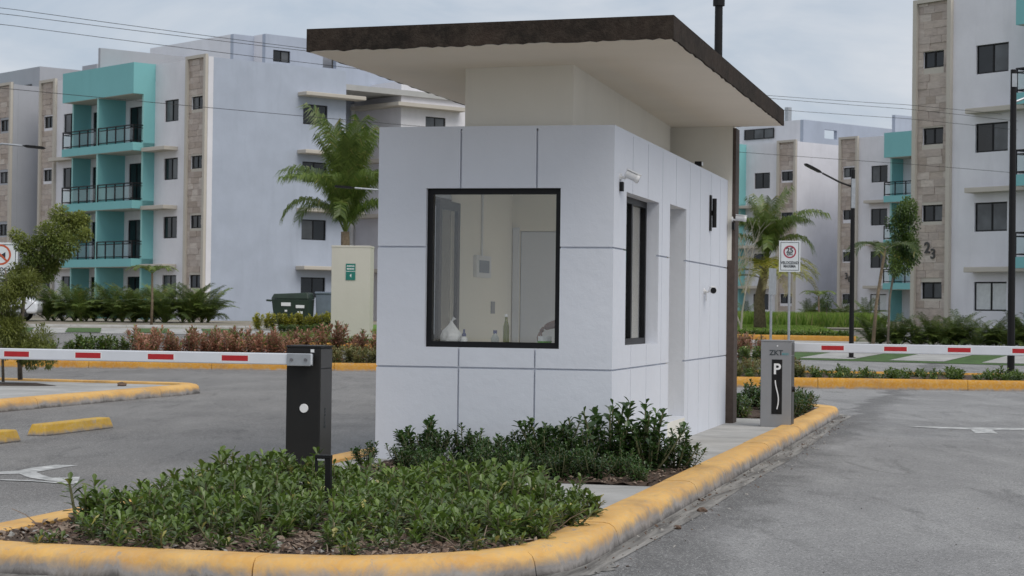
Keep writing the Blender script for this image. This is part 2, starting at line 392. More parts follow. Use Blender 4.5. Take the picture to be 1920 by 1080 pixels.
M['bottle_green'] = tinted('olive_bottle', (.45, .50, .10))
# stone cladding: one tone per tile
mt, t, p = newmat('stone_tile')
oi = nd(t, 'ShaderNodeObjectInfo'); at_ = nd(t, 'ShaderNodeAttribute', attribute_name='tint')
rnd = mathn(t, 'FRACT', mathn(t, 'ADD', oi.outputs['Random'], at_.outputs['Fac']))
a = ramp(t, rnd, [(0, (.40, .33, .28)), (.3, (.54, .46, .40)), (.6, (.44, .37, .33)), (.85, (.62, .55, .49)), (1, (.50, .42, .37))])
a = mix(t, ramp(t, noise(t, 3, 7, .7, 'World', .8, (1, 1, 4)), [(.4, 0), (.75, .55)]), a, (.22, .185, .165))
t.links.new(a, p.inputs['Base Color']); p.inputs['Roughness'].default_value = .85; bump(t, p, noise(t, 14, 6, .7, 'World', .3, (1, 1, 3)), .7, .02); M['stone'] = mt

# ------------------------------------------------------------------ ground and roads
def sheet(name, polyfn, x0, x1, y0, y1, nx, ny, dz, mat, kind='structure', label=None):
    mb = MB()
    xs = [x0+(x1-x0)*i/nx for i in range(nx+1)]; ys = [y0+(y1-y0)*j/ny for j in range(ny+1)]
    for j in range(ny):
        for i in range(nx):
            q = [(xs[i], ys[j]), (xs[i+1], ys[j]), (xs[i+1], ys[j+1]), (xs[i], ys[j+1])]
            mb.face([(*polyfn(a, b), zg(*polyfn(a, b))+dz) for a, b in q])
    o = mb.build(name, mat); tag(o, label, None, None, kind); return o
I2 = lambda a, b: (a, b)
g = MB()
ys = [-60, 0, 30, 48, 50] + [50+2.5*i for i in range(1, 36)] + [150, 200, 300, 500, 900, 1500]
xs = [-900, -300, -100, -60, -30, 0, 30, 60, 100, 300, 900]
for j in range(len(ys)-1):
    for i in range(len(xs)-1):
        g.face([(a, b, zg(a, b)) for a, b in ((xs[i], ys[j]), (xs[i+1], ys[j]), (xs[i+1], ys[j+1]), (xs[i], ys[j+1]))])
tag(g.build('ground', M['bare']), kind='structure')
tag(sheet('road', I2, -70, 70, -30, 54, 14, 12, .006, M['asphalt']), kind='structure')
tag(sheet('back_road', I2, -70, 70, 54.0, 76, 14, 22, .008, M['asphalt']), kind='structure')

# frame of the traffic island and guardhouse
HA = math.atan((1890-960)/3800)
UH = Vector((math.cos(HA), -math.sin(HA), 0)); VH = Vector((math.sin(HA), math.cos(HA), 0))
O = Vector((.896, 17.995, 0))
def W(u, v, z=0): return O + UH*u + VH*v + Vector((0, 0, z))
RZ = -HA
KH, PZ = .15, .118

def round_path(pts, rads, closed=True, n=7):
    P = [Vector((a, b)) for a, b in pts]; out = []
    N = len(P)
    for i in range(N):
        r = rads[i]
        if r <= 0 or (not closed and i in (0, N-1)): out.append(P[i]); continue
        a, b, c = P[i-1], P[i], P[(i+1) % N]
        d1 = (a-b).normalized(); d2 = (c-b).normalized(); ang = d1.angle(d2); k = r/math.tan(ang/2)
        p1 = b+d1*k; p2 = b+d2*k; bis = (d1+d2).normalized(); ce = b+bis*(r/math.sin(ang/2))
        a1 = math.atan2((p1-ce).y, (p1-ce).x); a2 = math.atan2((p2-ce).y, (p2-ce).x)
        dd = (a2-a1+math.pi) % (2*math.pi) - math.pi
        for q in range(n+1):
            th = a1+dd*q/n; out.append(ce+Vector((math.cos(th), math.sin(th)))*r)
    return out
def kerb(name, path, closed, mat, width=.28, height=KH, seg=1.7, label=None, world=True, zf=None, side=1, prof=None, parent_rz=0, loc=(0,0,0), foot=.03):
    """stones along a polyline; the path is the outer foot, the stones lie to the left of it (side=1)"""
    root = bpy.data.objects.new(name, None); col.objects.link(root); root.location = loc; root.rotation_euler = (0, 0, parent_rz); tag(root, label, None, None, 'structure')
    P = list(path) + ([path[0]] if closed else [])
    cum = [0]
    for i in range(1, len(P)): cum.append(cum[-1]+(P[i]-P[i-1]).length)
    def pos(s):
        s = min(max(s, 0), cum[-1])
        for i in range(1, len(P)):
            if s <= cum[i]+1e-9:
                t_ = (s-cum[i-1])/max(1e-9, cum[i]-cum[i-1]); d = (P[i]-P[i-1]).normalized(); return P[i-1].lerp(P[i], t_), d
        return P[-1], (P[-1]-P[-2]).normalized()
    def dirs(s):
        p, d = pos(s); _, da = pos(s-.06) if (s > .06) else (0, d); _, db = pos(s+.06) if s < cum[-1]-.06 else (0, d)
        return p, (d+da+db).normalized()
    pr = prof or [(0, -.03), (foot*.8, .60*height), (foot+.012, .82*height), (foot+.045, .96*height), (foot+.085, height), (width-.02, height*.985), (width, height*.94), (width, -.03)]
    nseg = max(1, round(cum[-1]/seg))
    for k in range(nseg):
        a, b = cum[-1]*k/nseg+.005, cum[-1]*(k+1)/nseg-.005
        ss = [a+(b-a)*i/8 for i in range(9)] if (b-a) < 4 else [a+(b-a)*i/3 for i in range(4)]
        mb = MB(); rings = []
        jz = random.uniform(-.003, .003)
        for s_ in ss:
            p, d = dirs(s_); nrm = Vector((-d.y, d.x))*side; base = zf(p.x, p.y) if zf else 0
            rings.append([(p.x+nrm.x*o_, p.y+nrm.y*o_, base+h+(jz if h > 0 else 0)) for o_, h in pr])
        nb = len(pr); mb.v = [q for r_ in rings for q in r_]
        for i in range(len(rings)-1):
            for j in range(nb):
                j2 = (j+1) % nb; mb.f.append((i*nb+j, i*nb+j2, (i+1)*nb+j2, (i+1)*nb+j))
        mb.f.append(tuple(range(nb))); mb.f.append(tuple((len(rings)-1)*nb+j for j in reversed(range(nb))))
        mb.t = [.5]*len(mb.f)
        o = mb.build('kerb_stone', mat, root, True)
        es = o.modifiers.new('split', 'EDGE_SPLIT'); es.split_angle = R(50)
    return root
island = round_path([(1.05, -7.62), (1.05, 13.25), (-2.64, 13.25), (-2.64, -7.60)], [1.5, 1.1, 1.0, .80])
kerb('island_kerb', island, True, M['kerb'], width=.30, label='worn yellow kerb round the guardhouse traffic island', parent_rz=RZ, loc=O)
def flat(name, pts, z, mat, label=None, kind='structure', loc=None, rz=0, thick=0):
    mb = MB()
    if thick: mb.prism([(a, b, z-thick) for a, b in pts], [(a, b, z) for a, b in pts])
    else: mb.face([(a, b, z) for a, b in pts])
    o = mb.build(name, mat, loc=loc); o.rotation_euler = (0, 0, rz); tag(o, label, None, None, kind); return o
def inset(path, d):
    n = len(path); out = []
    for i in range(n):
        e = (path[(i+1) % n]-path[i-1]).normalized(); out.append(path[i]+Vector((-e.y, e.x))*d)
    return out
isl_in = inset(island, .27)
flat('island_pavement', [(p.x, p.y) for p in isl_in], PZ, M['concrete'], loc=O, rz=RZ, thick=.1)
# gutter strip round the island
gut = MB(); og = inset(island, -.17); n = len(island)
rj = [random.uniform(-.05, .06) for _ in range(n*6)]
sub = []
for i in range(n):
    for k in range(6):
        sub.append((island[i].lerp(island[(i+1) % n], k/6), og[i].lerp(og[(i+1) % n], k/6)))
for i in range(len(sub)):
    a, b = sub[i]; c, d = sub[(i+1) % len(sub)]; b2 = b+(b-a).normalized()*rj[i]; d2 = d+(d-c).normalized()*rj[(i+1) % len(sub)]
    gut.face([(a.x, a.y, .011), (b2.x, b2.y, .010), (d2.x, d2.y, .010), (c.x, c.y, .011)])
o = gut.build('gutter', M['gutter'], loc=O); o.rotation_euler = (0, 0, RZ); tag(o, kind='structure')
# planted beds
def bed(name, pts, z, amp, label):
    mb = MB(); xs_ = [p[0] for p in pts]; ys_ = [p[1] for p in pts]
    def inside(x, y):
        c = False; n_ = len(pts)
        for i in range(n_):
            (x1, y1), (x2, y2) = pts[i], pts[i-1]
            if (y1 > y) != (y2 > y) and x < (x2-x1)*(y-y1)/(y2-y1)+x1: c = not c
        return c
    st = .09; rs = random.Random(3)
    nx, ny = int((max(xs_)-min(xs_))/st)+1, int((max(ys_)-min(ys_))/st)+1
    H = {(i, j): z+amp*(rs.random()-.3) for i in range(nx+2) for j in range(ny+2)}
    for i in range(nx):
        for j in range(ny):
            x, y = min(xs_)+i*st, min(ys_)+j*st
            if all(inside(a, b) for a, b in ((x, y), (x+st, y), (x+st, y+st), (x, y+st))):
                mb.face([(x, y, H[i, j]), (x+st, y, H[i+1, j]), (x+st, y+st, H[i+1, j+1]), (x, y+st, H[i, j+1])])
    mb.face([(a, b, z-.003) for a, b in pts])
    o = mb.build(name, M['soil'], loc=O, smooth=False); o.rotation_euler = (0, 0, RZ); tag(o, label, None, None, 'structure'); return inside
ins = [(p.x, p.y) for p in inset(island, .275)]
front_pts = ins[-8:] + ins[:8] + [(.77, -4.25), (.3, -4.05), (-.1, -3.05), (-2.36, -3.0)]
in_front = bed('front_planting_bed', front_pts, PZ+.006, .035, 'mulched planting bed at the rounded front of the island')
second_pts = [(-1.95, -2.0), (.72, -2.0), (.72, .12), (.02, .12), (.02, -.02), (-1.95, -.02)]
in_second = bed('wall_planting_bed', second_pts, PZ+.006, .03, 'mulched planting bed along the guardhouse front wall')
rear_pts = [(-.4, 8.8), (.74, 8.8), (.74, 12.2), (-.4, 12.4)]
in_rear = bed('rear_planting_bed', rear_pts, PZ+.006, .03, 'mulched planting bed behind the guardhouse')

# left traffic island
li = round_path([(-10.0, -2), (-10.0, 15.35), (-22, 16.6), (-22, -2)], [.1, .8, .1, .1])
kerb('left_island_kerb', li[:-2], False, M['kerb'], width=.32, height=.17, label='worn yellow kerb of the left traffic island', parent_rz=RZ, loc=O, seg=2.2)
flat('left_island_pavement', [(p.x, p.y) for p in inset(li, .28)], .13, M['concrete'], loc=O, rz=RZ, thick=.1)
soilp = [(-16.5, 12.6), (-13.3, 12.9), (-12.1, 13.6), (-13.0, 14.6), (-16.5, 14.4)]
flat('left_island_soil', soilp, .136, M['soil'], loc=O, rz=RZ)
# road markings
def groundpt(x, y):
    d = ray(x, y); q = CAM+d*(-EYE/d.z); return (q.x, q.y)
flat('road_arrow_marking', [groundpt(*q) for q in ((-60, 893), (-60, 888), (0, 886.5), (35, 884), (60, 879), (105, 873.5), (147, 874.5), (120, 878), (95, 882.5), (68, 887), (78, 892), (98, 898), (150, 896), (145, 908), (118, 907), (75, 901), (50, 896.5), (36, 890))], .0105, M['marking'], 'worn white arrow with an open head painted on the left lane')
flat('road_line_marking', [groundpt(*q) for q in ((0, 901.5), (60, 902.5), (140, 909), (138, 911), (60, 905), (0, 903))], .0125, M['marking'], 'thin worn white line beside the left arrow')
flat('road_arrow_marking', [(2.05, 9.95), (2.55, 9.55), (2.95, 9.50), (3.02, 8.7), (3.3, 8.68), (3.22, 9.55), (3.7, 9.75), (4.6, 10.2), (3.6, 10.15), (2.8, 9.95)], .0105, M['marking'], 'worn white arrow head painted on the right lane', loc=O, rz=RZ)

# wheel stops on the left lane
def wheel_stop(uv, lab):
    t_ = thing('wheel_stop', lab, 'wheel stop', W(*uv, .006), RZ, 'yellow wheel stops on the left lane')
    mb = MB(); mb.prism([(-.12, 0, 0), (.12, 0, 0), (.12, 1.8, 0), (-.12, 1.8, 0)], [(-.085, .05, .13), (.085, .05, .13), (.085, 1.75, .13), (-.085, 1.75, .13)])
    mb.build('stop_block', M['stop'], t_, bevel=.015)
    return t_
wheel_stop((-7.22, 3.25), 'yellow concrete wheel stop lying whole on the left lane asphalt')
wheel_stop((-7.05, .55), 'yellow concrete wheel stop cut by the left edge of the photo')

# cross-street planting strips, kerbs and pavements
def strip(name, x0, x1, y0, y1, dz, mat, rot=0, label=None):
    fn = lambda a, b: (a, b+(a-x0)*rot)
    return sheet(name, fn, x0, x1, y0, y1, max(1, int((x1-x0)/4)), max(1, int((y1-y0)/1.2)), dz, mat, 'structure', label)
zf = lambda x, y: zg(x, y)
kerb('left_cross_street_kerb', [Vector((1.6, 48.6)), Vector((-45, 47.2))], False, M['kerb_far'], .2, .2, 3.0, 'orange kerb along the far side of the left cross street', zf=zf, side=-1, foot=.02)
strip('left_planting_strip', -44, 1.6, 47.3, 52.4, .16, M['soil'], .03)
strip('left_footpath', -44, 1.6, 52.4, 55.5, .15, M['concrete'], .03)
kerb('right_cross_street_kerb', [Vector((45, 38.7)), Vector((3.2, 41.0))], False, M['kerb_far'], .2, .22, 3.0, 'orange kerb along the near edge of the right planting strip', zf=zf, side=-1, foot=.02)
sheet('right_planting_strip', lambda a, b: (a, b-(a-3.2)*.055), 3.2, 45, 41.1, 46.4, 12, 5, .17, M['soil'])
kerb('right_back_kerb', [Vector((3.2, 47.0)), Vector((45, 44.5))], False, M['kerb_far'], .2, .2, 2.3, 'broken yellow kerb behind the right planting strip', zf=zf, side=1, foot=.02)
# parking apron of concrete strips with grass between (right) in front of the right building
for i in range(9):
    x0 = 6.2+i*2.55
    mb = MB()
    q = [(x0, 62.4-i*.9), (x0+1.55, 62.0-i*.9), (x0+4.6, 69.5-i*.9), (x0+3.0, 70.0-i*.9)]
    mb.face([(a, b, zg(a, b)+.03) for a, b in q]); o = mb.build('parking_strip', M['concrete']); tag(o, kind='structure')
mb = MB()
q = [(5, 61.5), (30, 52.7), (30, 62), (5, 71)]
M['lawn_dark'] = plain('dark_verge_grass', (.060, .115, .028), .95, 0, .35, 3, .8, 'Object')
apron = sheet('right_grass_apron', lambda a, b: (a, b-(a-5)*.352), 5, 32, 61.8, 71.5, 9, 6, .02, M['lawn_dark'])
kerb('right_lawn_kerb', [Vector((2.5, 79.5)), Vector((13.2, 77.6))], False, M['kerb_far'], .22, .2, 3, 'yellow kerb at the front of the right lawn', zf=zf, side=1)
strip('right_footpath', 6.5, 13.4, 73.8, 77.4, .025, M['concrete'], -.1)
strip('right_lawn', 1.5, 13.4, 79.7, 96, .12, M['lawn'], -.17)
kerb('left_lawn_kerb', [Vector((-8.6, 64.5)), Vector((1.5, 62.5))], False, M['kerb_far'], .22, .2, 3, 'yellow kerb at the front of the left lawn', zf=zf, side=1)
strip('left_lawn', -8.4, 2, 64.7, 86, .10, M['lawn'], -.18)
# left parking edge
sheet('left_apron', lambda a, b: (a, b+(a+9)*.1), -40, -9, 76, 82, 10, 6, .02, M['concrete'])
for i in range(8):
    a0 = -10.2-i*2.6
    flatq = [(a0, 76.6+(a0+9)*.1), (a0-1.3, 76.6+(a0-1.3+9)*.1), (a0-2.2, 81.3+(a0-2.2+9)*.1), (a0-.9, 81.3+(a0-.9+9)*.1)]
    mb = MB(); mb.face([(a, b, zg(a, b)+.045) for a, b in flatq]); tag(mb.build('grass_strip', M['lawn_dark']), kind='structure')
kerb('left_building_kerb', [Vector((-9, 83.0)), Vector((-40, 79.8))], False, M['concrete'], .2, .10, 2.2, 'low kerb in front of the left palms', zf=zf, side=-1)

# ------------------------------------------------------------------ guardhouse
gh = thing('guardhouse', 'white panelled guardhouse with a big front window under a tilted flat roof', 'guardhouse', O, RZ)
GW_, GL, ZT = 2.19, 7.5, 3.12
fwin = (-1.735, -.485, 1.145, 2.585)
swin = (.61, 2.40, 1.17, 2.585)
sdoor = (3.08, 4.17, .36, 2.61)
lwin = (.55, 1.85, 1.17, 2.585)
core = MB()
core.wall(-GW_, -.0282, .04, 3.10, .0283, .20, [(fwin[0]-.001, fwin[1]+.001, fwin[2]-.001, fwin[3]+.001)])
core.build('front_wall', M['hut_white'], gh)
core = MB(); core.wall(.2, GL-.2, .04, 3.10, -.20, -.028, [(swin[0]-.001, swin[1]+.001, swin[2]-.001, swin[3]+.001), (sdoor[0]-.001, sdoor[1]+.001, sdoor[2], sdoor[3]+.001)], 'y'); core.build('side_wall', M['hut_white'], gh)
core = MB(); core.wall(.2, GL-.2, .04, 3.12, -GW_, -GW_+.17, [lwin], 'y'); core.build('left_wall', M['hut_white'], gh)
core = MB(); core.box(-GW_, -.028, GL-.2, GL, .04, 3.12); core.build('rear_wall', M['hut_white'], gh)
# panels with open joints
J = .008
zr = [.05, .962, 2.052, ZT]
fx = [-GW_, -1.412, -.705, 0]
for j in range(3):
    for i in range(3):
        mb = MB(); x0 = fx[i]+(J if i else 0); x1 = fx[i+1]-(J if i < 2 else 0)
        z0 = zr[j]+(J if j else 0); z1 = zr[j+1]-(J if j < 2 else 0)
        if j == 2 and False: z1 -= .0
        h = [fwin]
        mb.wall(x0, x1, z0, z1, 0, .028 if True else 0, h)
        mb.build('wall_panel', M['hut_white'], gh)
fy = [.028, .92, 1.75, 2.60, 3.47, 4.42, 5.20, 6.05, 6.82, 7.50]
for j in range(3):
    for i in range(9):
        y0 = fy[i]+(.011 if i else 0); y1 = fy[i+1]-(.011 if i < 8 else 0)
        z0 = zr[j]+(J if j else 0); z1 = zr[j+1]-(J if j < 2 else 0)
        if j == 0 and i == 4-1+0 and False: continue
        mb = MB(); mb.wall(y0, y1, z0, z1, -.0279, 0, [swin, sdoor], 'y')
        if mb.f: mb.build('wall_panel', M['hut_white'], gh)
mb = MB()                                                    # coping round the parapet
mb.box(-GW_, 0, 0, .2, ZT, 3.145); mb.box(-.2, 0, .2, GL, ZT, 3.145); mb.box(-GW_, -GW_+.2, .2, GL, ZT, 3.145)
mb.build('coping', M['hut_white'], gh)
MB().box(-GW_+.2, -.2, .2, GL-.2, 2.90, 3.0).build('flat_roof', M['inner'], gh)
MB().box(-GW_+.17, -.2, .2, GL-.2, .2, .36).build('floor', M['inner'], gh)
# plain rendered blocks below the door
MB().box(-.2, .004, sdoor[0]-.02, sdoor[1]+.02, .045, .345).build('door_threshold', M['hut_cream'], gh)
# raised core under the roof, tapering to the rear
mb = MB(); q = [(-1.45, .26), (-.435, .26), (-.70, 7.3), (-1.45, 7.3)]
mb.prism([(a, b, 2.99) for a, b in q], [(a, b, 3.78 if b < 1 else 3.86) for a, b in q]); mb.build('roof_core', M['hut_cream'], gh)
mb = MB(); mb.box(-2.15, .055, GL+.006, GL+.30, .05, 3.86); mb.build('rear_pier', M['hut_cream'], gh)
mb = MB(); mb.box(.055, .095, GL+.004, GL+.34, .05, 3.80); mb.box(-.005, .055, GL+.001, GL+.006, .05, 2.15); mb.build('pier_edge', M['woodbrown'], gh)
# roof slab and rough fascia band
ra, rb, rc, rd = (-2.42, -1.36, 3.665), (.74, -1.36, 3.715), (.68, 7.60, 3.83), (-2.42, 7.60, 3.79)
T_ = .195
ins_ = lambda q, d: (q[0]+(d if q[0] < 0 else -d), q[1]+(d if q[1] < 0 else -d), q[2])
bot = [ins_(q, .02) for q in (ra, rb, rc, rd)]; top = [(a, b, c+T_-.012) for a, b, c in bot]
MB().prism(bot, top).build('roof_slab', M['soffit'], gh)
mb = MB(); N_ = 60
rr = random.Random(5)
cs = [ra, rb, rc, rd]
for k in range(4):
    a, b = Vector(cs[k]), Vector(cs[(k+1) % 4]); ai, bi_ = Vector(ins_(cs[k], .021)), Vector(ins_(cs[(k+1) % 4], .021))
    hs = [rr.uniform(-.004, .012) for _ in range(N_+1)]; hs[0] = hs[-1] = 0
    for i in range(N_):
        p0, p1 = a.lerp(b, i/N_), a.lerp(b, (i+1)/N_); q0, q1 = ai.lerp(bi_, i/N_), ai.lerp(bi_, (i+1)/N_)
        z = Vector((0, 0, 1)); w0, w1 = z*(hs[i]), z*(hs[i+1])
        mb.face([p0+w0, p1+w1, p1+z*T_, p0+z*T_]); mb.face([q0+w0, p0+w0, p0+z*T_, q0+z*T_] if False else [q0+w0, q1+w1, p1+w1, p0+w0])
        mb.face([p0+z*T_, p1+z*T_, q1+z*T_, q0+z*T_]); mb.face([q1+w1, q0+w0, q0+z*T_, q1+z*T_])
mb.build('fascia', M['fascia'], gh)
# windows of the guardhouse
def ringframe(mb, s0, s1, z0, z1, y0, y1, w, bars=(), ax='x', hb=()):
    P = (lambda a, b, c, d, e, f: mb.box(a, b, c, d, e, f)) if ax == 'x' else (lambda a, b, c, d, e, f: mb.box(c, d, a, b, e, f))
    P(s0, s1, y0, y1, z0, z0+w); P(s0, s1, y0, y1, z1-w, z1)
    P(s0, s0+w, y0, y1, z0+w, z1-w); P(s1-w, s1, y0, y1, z0+w, z1-w)
    for b in bars: P(b-w/2, b+w/2, y0+.004, y1-.004, z0+w, z1-w)
    for h in hb: P(s0+w, s1-w, y0+.004, y1-.004, h-w/2, h+w/2)
fr_ = MB(); ringframe(fr_, *fwin, .055, .12, .052); fr_ = fr_.build('window_frame', M['frame'], gh)
MB().box(fwin[0]+.052, fwin[1]-.052, .085, .089, fwin[2]+.052, fwin[3]-.052).build('window_pane', M['clear'], fr_)
fr_ = MB(); ringframe(fr_, *swin, -.185, -.125, .06, (1.62,), 'y'); fr_ = fr_.build('window_frame', M['frame'], gh)
MB().box(-.157, -.153, swin[0]+.06, 1.59, swin[2]+.06, swin[3]-.06).build('window_pane', M['clear'], fr_)
MB().box(-.157, -.153, 1.65, swin[1]-.06, swin[2]+.06, swin[3]-.06).build('window_pane', M['clear'], fr_)
fr_ = MB(); ringframe(fr_, *lwin, -GW_+.06, -GW_+.18, .07, (1.2,), 'y'); fr_ = fr_.build('window_frame', M['frame'], gh)
MB().box(-GW_+.10, -GW_+.104, lwin[0]+.07, 1.165, lwin[2]+.07, lwin[3]-.07).build('window_pane', M['clear'], fr_)
MB().box(-GW_+.10, -GW_+.104, 1.235, lwin[1]-.07, lwin[2]+.07, lwin[3]-.07).build('window_pane', M['clear'], fr_)
sash = MB(); ringframe(sash, 1.22, 1.98, lwin[2]+.03, lwin[3]-.03, -GW_+.20, -GW_+.24, .085, (), 'y'); sash = sash.build('open_sash', M['frame'], gh)
MB().box(-GW_+.218, -GW_+.222, 1.305, 1.895, lwin[2]+.115, lwin[3]-.115).build('window_pane', M['clear'], sash)
# inside: partition, door, breaker panel, desk
PY = 4.45
MB().wall(-GW_+.17, -.2, .36, 2.9, PY, PY+.1, [(-1.93, -1.32, .36, 2.38)]).build('partition', M['inner'], gh)
MB().box(-GW_+.17, -GW_+.176, .2, .53, .36, 2.9).build('lining', M['inner'], gh)
MB().box(-GW_+.17, -GW_+.176, 1.87, PY, .36, 2.9).build('lining', M['inner'], gh)
MB().box(-GW_+.17, -GW_+.176, .53, 1.87, .36, 1.15).build('lining', M['inner'], gh)
MB().box(-.206, -.2001, .2, .60, .36, 2.9).build('lining', M['inner'], gh)
MB().box(-1.92, -1.33, PY+.04, PY+.07, .36, 2.37).build('inner_door', M['hut_white'], gh)
MB().box(-2.0, -1.932, PY-.03, PY-.001, .36, 2.42).build('door_jamb', M['hut_white'], gh)
bp = MB().box(-GW_+.177, -GW_+.215, 2.75, 3.35, 1.83, 2.06).build('breaker_panel', M['plastic_white'], gh)
MB().box(-GW_+.2155, -GW_+.222, 2.85, 3.25, 1.88, 2.01).build('panel_door', M['bin_grey'], bp)
MB().tube([(-GW_+.19, 3.05, 2.06), (-GW_+.19, 3.05, 2.9)], .012).build('conduit', M['plastic_white'], gh)
MB().box(-GW_+.177, -GW_+.187, 3.5, 3.65, 1.45, 1.58).build('light_switch', M['barrier_grey'], gh)
MB().box(-GW_+.18, -.21, .205, .80, 1.10, 1.135).build('desk', M['plastic_white'], gh)
MB().box(-1.0, -.94, .22, .78, .36, 1.10).build('desk_support', M['plastic_white'], gh)

# fittings fixed to the guardhouse
def bullet_camera(loc, yaw, pitch, lab, cat='security camera', box=True, mount='x'):
    t_ = thing('security_camera', lab, cat, W(*loc), RZ, 'security cameras on the guardhouse')
    MB().lathe([(.032, 0), (.032, .014)], 14, axis='x').build('mount', M['plastic_white'], t_)
    MB().tube([(.01, 0, 0), (.045, 0, -.012), (.07, 0, .012)], .012).build('bracket', M['plastic_white'], t_)
    b = MB().lathe([(.022, -.05), (.034, -.045), (.036, .05), (.040, .052), (.041, .085), (.036, .086)], 16, axis='x').build('camera_body', M['plastic_white'], t_, smooth=True)
    b.location = (.095, 0, .012); b.rotation_euler = (0, pitch, yaw)
    MB().lathe([(.035, .079), (.035, .0875)], 16, axis='x').build('lens', M['frame'], b)
    MB().box(-.05, .091, -.030, .030, .034, .044).build('sun_shield', M['plastic_white'], b)
    if box: MB().box(.002, .035, -.03, .03, -.13, -.045).build('junction_box', M['frame'], t_, bevel=.004)
    return t_
bullet_camera((.0, .27, 2.70), R(18), R(24), 'white bullet camera at the front corner above the side window')
c_ = bullet_camera((.0, 5.55, 1.74), R(-72), R(4), 'white bullet camera facing the viewer low on the side wall', box=False)
MB().tube([(.02, .02, -.02), (.025, .02, -.12)], .006).build('cable', M['plastic_white'], c_)
bullet_camera((.06, 7.46, 2.66), R(10), R(4), 'small black-ended camera at the far rear corner of the guardhouse')
t_ = thing('dome_camera', 'white camera peeping out beside the left wall of the guardhouse', 'security camera', W(-GW_, .35, 1.53), RZ)
MB().lathe([(.04, 0), (.045, -.02), (.035, -.045), (.01, -.055)], 14, axis='x').build('dome', M['plastic_white'], t_, smooth=True)
t_ = thing('wall_lamp', 'black tubular wall lamp high on the guardhouse side wall', 'wall lamp', W(0, 5.95, 2.66), RZ)
MB().box(.002, .02, -.05, .05, -.21, .21).build('back_plate', M['black'], t_, bevel=.004)
MB().lathe([(.024, -.17), (.026, -.165), (.026, .165), (.024, .17)], 18, c=(.055, .0, 0)).build('lamp_tube', M['black'], t_)
MB().box(.021, .03, -.02, .02, -.03, .03).build('bracket', M['black'], t_)
t_ = thing('floodlight', 'tiny floodlight sitting on the side parapet', 'floodlight', W(-.06, 5.36, 3.146), RZ)
MB().box(-.03, .05, -.05, .05, .02, .075).build('housing', M['black'], t_, bevel=.006)
MB().box(.051, .056, -.042, .042, .027, .068).build('lens', M['plastic_white'], t_)
MB().box(-.01, .01, -.02, .02, 0, .02).build('foot', M['black'], t_)

# things on the desk behind the front window
def desk(lx, ly): return W(lx, ly, 1.1355)
t_ = thing('plastic_bag', 'pale tied plastic bag on the desk in the left window corner', 'bag', desk(-1.60, .42), RZ)
bm = bmesh.new(); bmesh.ops.create_icosphere(bm, subdivisions=3, radius=1)
rs = random.Random(2)
for v in bm.verts:
    z = v.co.z; k = 1.0 if z < .1 else max(.12, 1.0-.95*(z-.1)/.9); v.co.x *= .105*k; v.co.y *= .09*k; v.co.z = max(0, (z+.75)*.145)
    v.co += Vector((rs.uniform(-1, 1), rs.uniform(-1, 1), rs.uniform(-1, 1)))*.006
me = bpy.data.meshes.new('bag'); bm.to_mesh(me); bm.free(); me.materials.append(M['plastic_white']); link('bag_body', me, t_)
MB().tube([(0, 0, .235), (.012, .0, .25), (.03, .005, .275)], [.012, .006, .022], 7).build('knot', M['plastic_white'], t_)
def bottle(loc, prof, body, cap, lab, capm):
    t_ = thing('bottle', lab, 'bottle', desk(*loc), RZ, 'bottles on the guardhouse desk')
    MB().lathe(prof, 18).build('bottle_body', M[body], t_, smooth=True); MB().lathe(cap, 14).build('cap', M[capm], t_)
M['navy'] = plain('navy_cap', (.03, .045, .16), .4)
bottle((-1.46, .36), [(.033, 0), (.035, .01), (.035, .085), (.018, .10), (.016, .105)], 'plastic_white', [(.020, .105), (.020, .125), (.010, .14), (.010, .17)], 'small white dispenser bottle with a blue pump beside the bag', 'navy')
bottle((-1.165, .36), [(.036, 0), (.038, .012), (.036, .06), (.038, .09), (.017, .13), (.015, .135)], 'bottle', [(.019, .135), (.019, .165)], 'short clear water bottle with a dark blue cap', 'navy')
bottle((-1.06, .36), [(.028, 0), (.029, .01), (.028, .20), (.014, .25), (.0125, .29)], 'bottle_green', [(.016, .29), (.016, .315)], 'tall olive green bottle standing right of the water bottle', 'plastic_white')
M['limegreen'] = plain('lime_green_plastic', (.10, .42, .02), .4)
t_ = thing('lunch_tub', 'bright green food tub with a white lid on the desk', 'food tub', desk(-.70, .37), RZ)
MB().lathe([(.055, 0), (.064, .065), (.068, .066), (.068, .072)], 20).build('tub', M['limegreen'], t_, smooth=False)
MB().lathe([(.062, .072), (.062, .115), (.058, .118)], 20).build('lid', M['plastic_white'], t_)

# ------------------------------------------------------------------ the guard, seated at the desk and eating
M['shirt'] = plain('pale_checked_shirt', (.55, .56, .58), .85, 0, .15, 30)
M['trousers'] = plain('dark_trousers', (.04, .045, .06), .85)
M['cap_grey'] = plain('grey_cap', (.17, .175, .165), .85)
def skin(name, verts, edges, radii, mat, parent, sub=2):
    me = bpy.data.meshes.new(name); me.from_pydata(verts, edges, []); me.materials.append(mat)
    o = bpy.data.objects.new(name, me); col.objects.link(o); o.parent = parent
    sk = o.modifiers.new('skin', 'SKIN'); sk.use_smooth_shade = True
    for i, r_ in enumerate(radii):
        d = me.skin_vertices[0].data[i]; d.radius = r_ if isinstance(r_, tuple) else (r_, r_); d.use_root = (i == 0)
    ss = o.modifiers.new('sub', 'SUBSURF'); ss.levels = sub; ss.render_levels = sub
    return o
pr_ = thing('person', 'guard in a pale shirt and grey cap eating behind the right edge of the window', 'person', W(-.46, 1.12, .36), RZ)
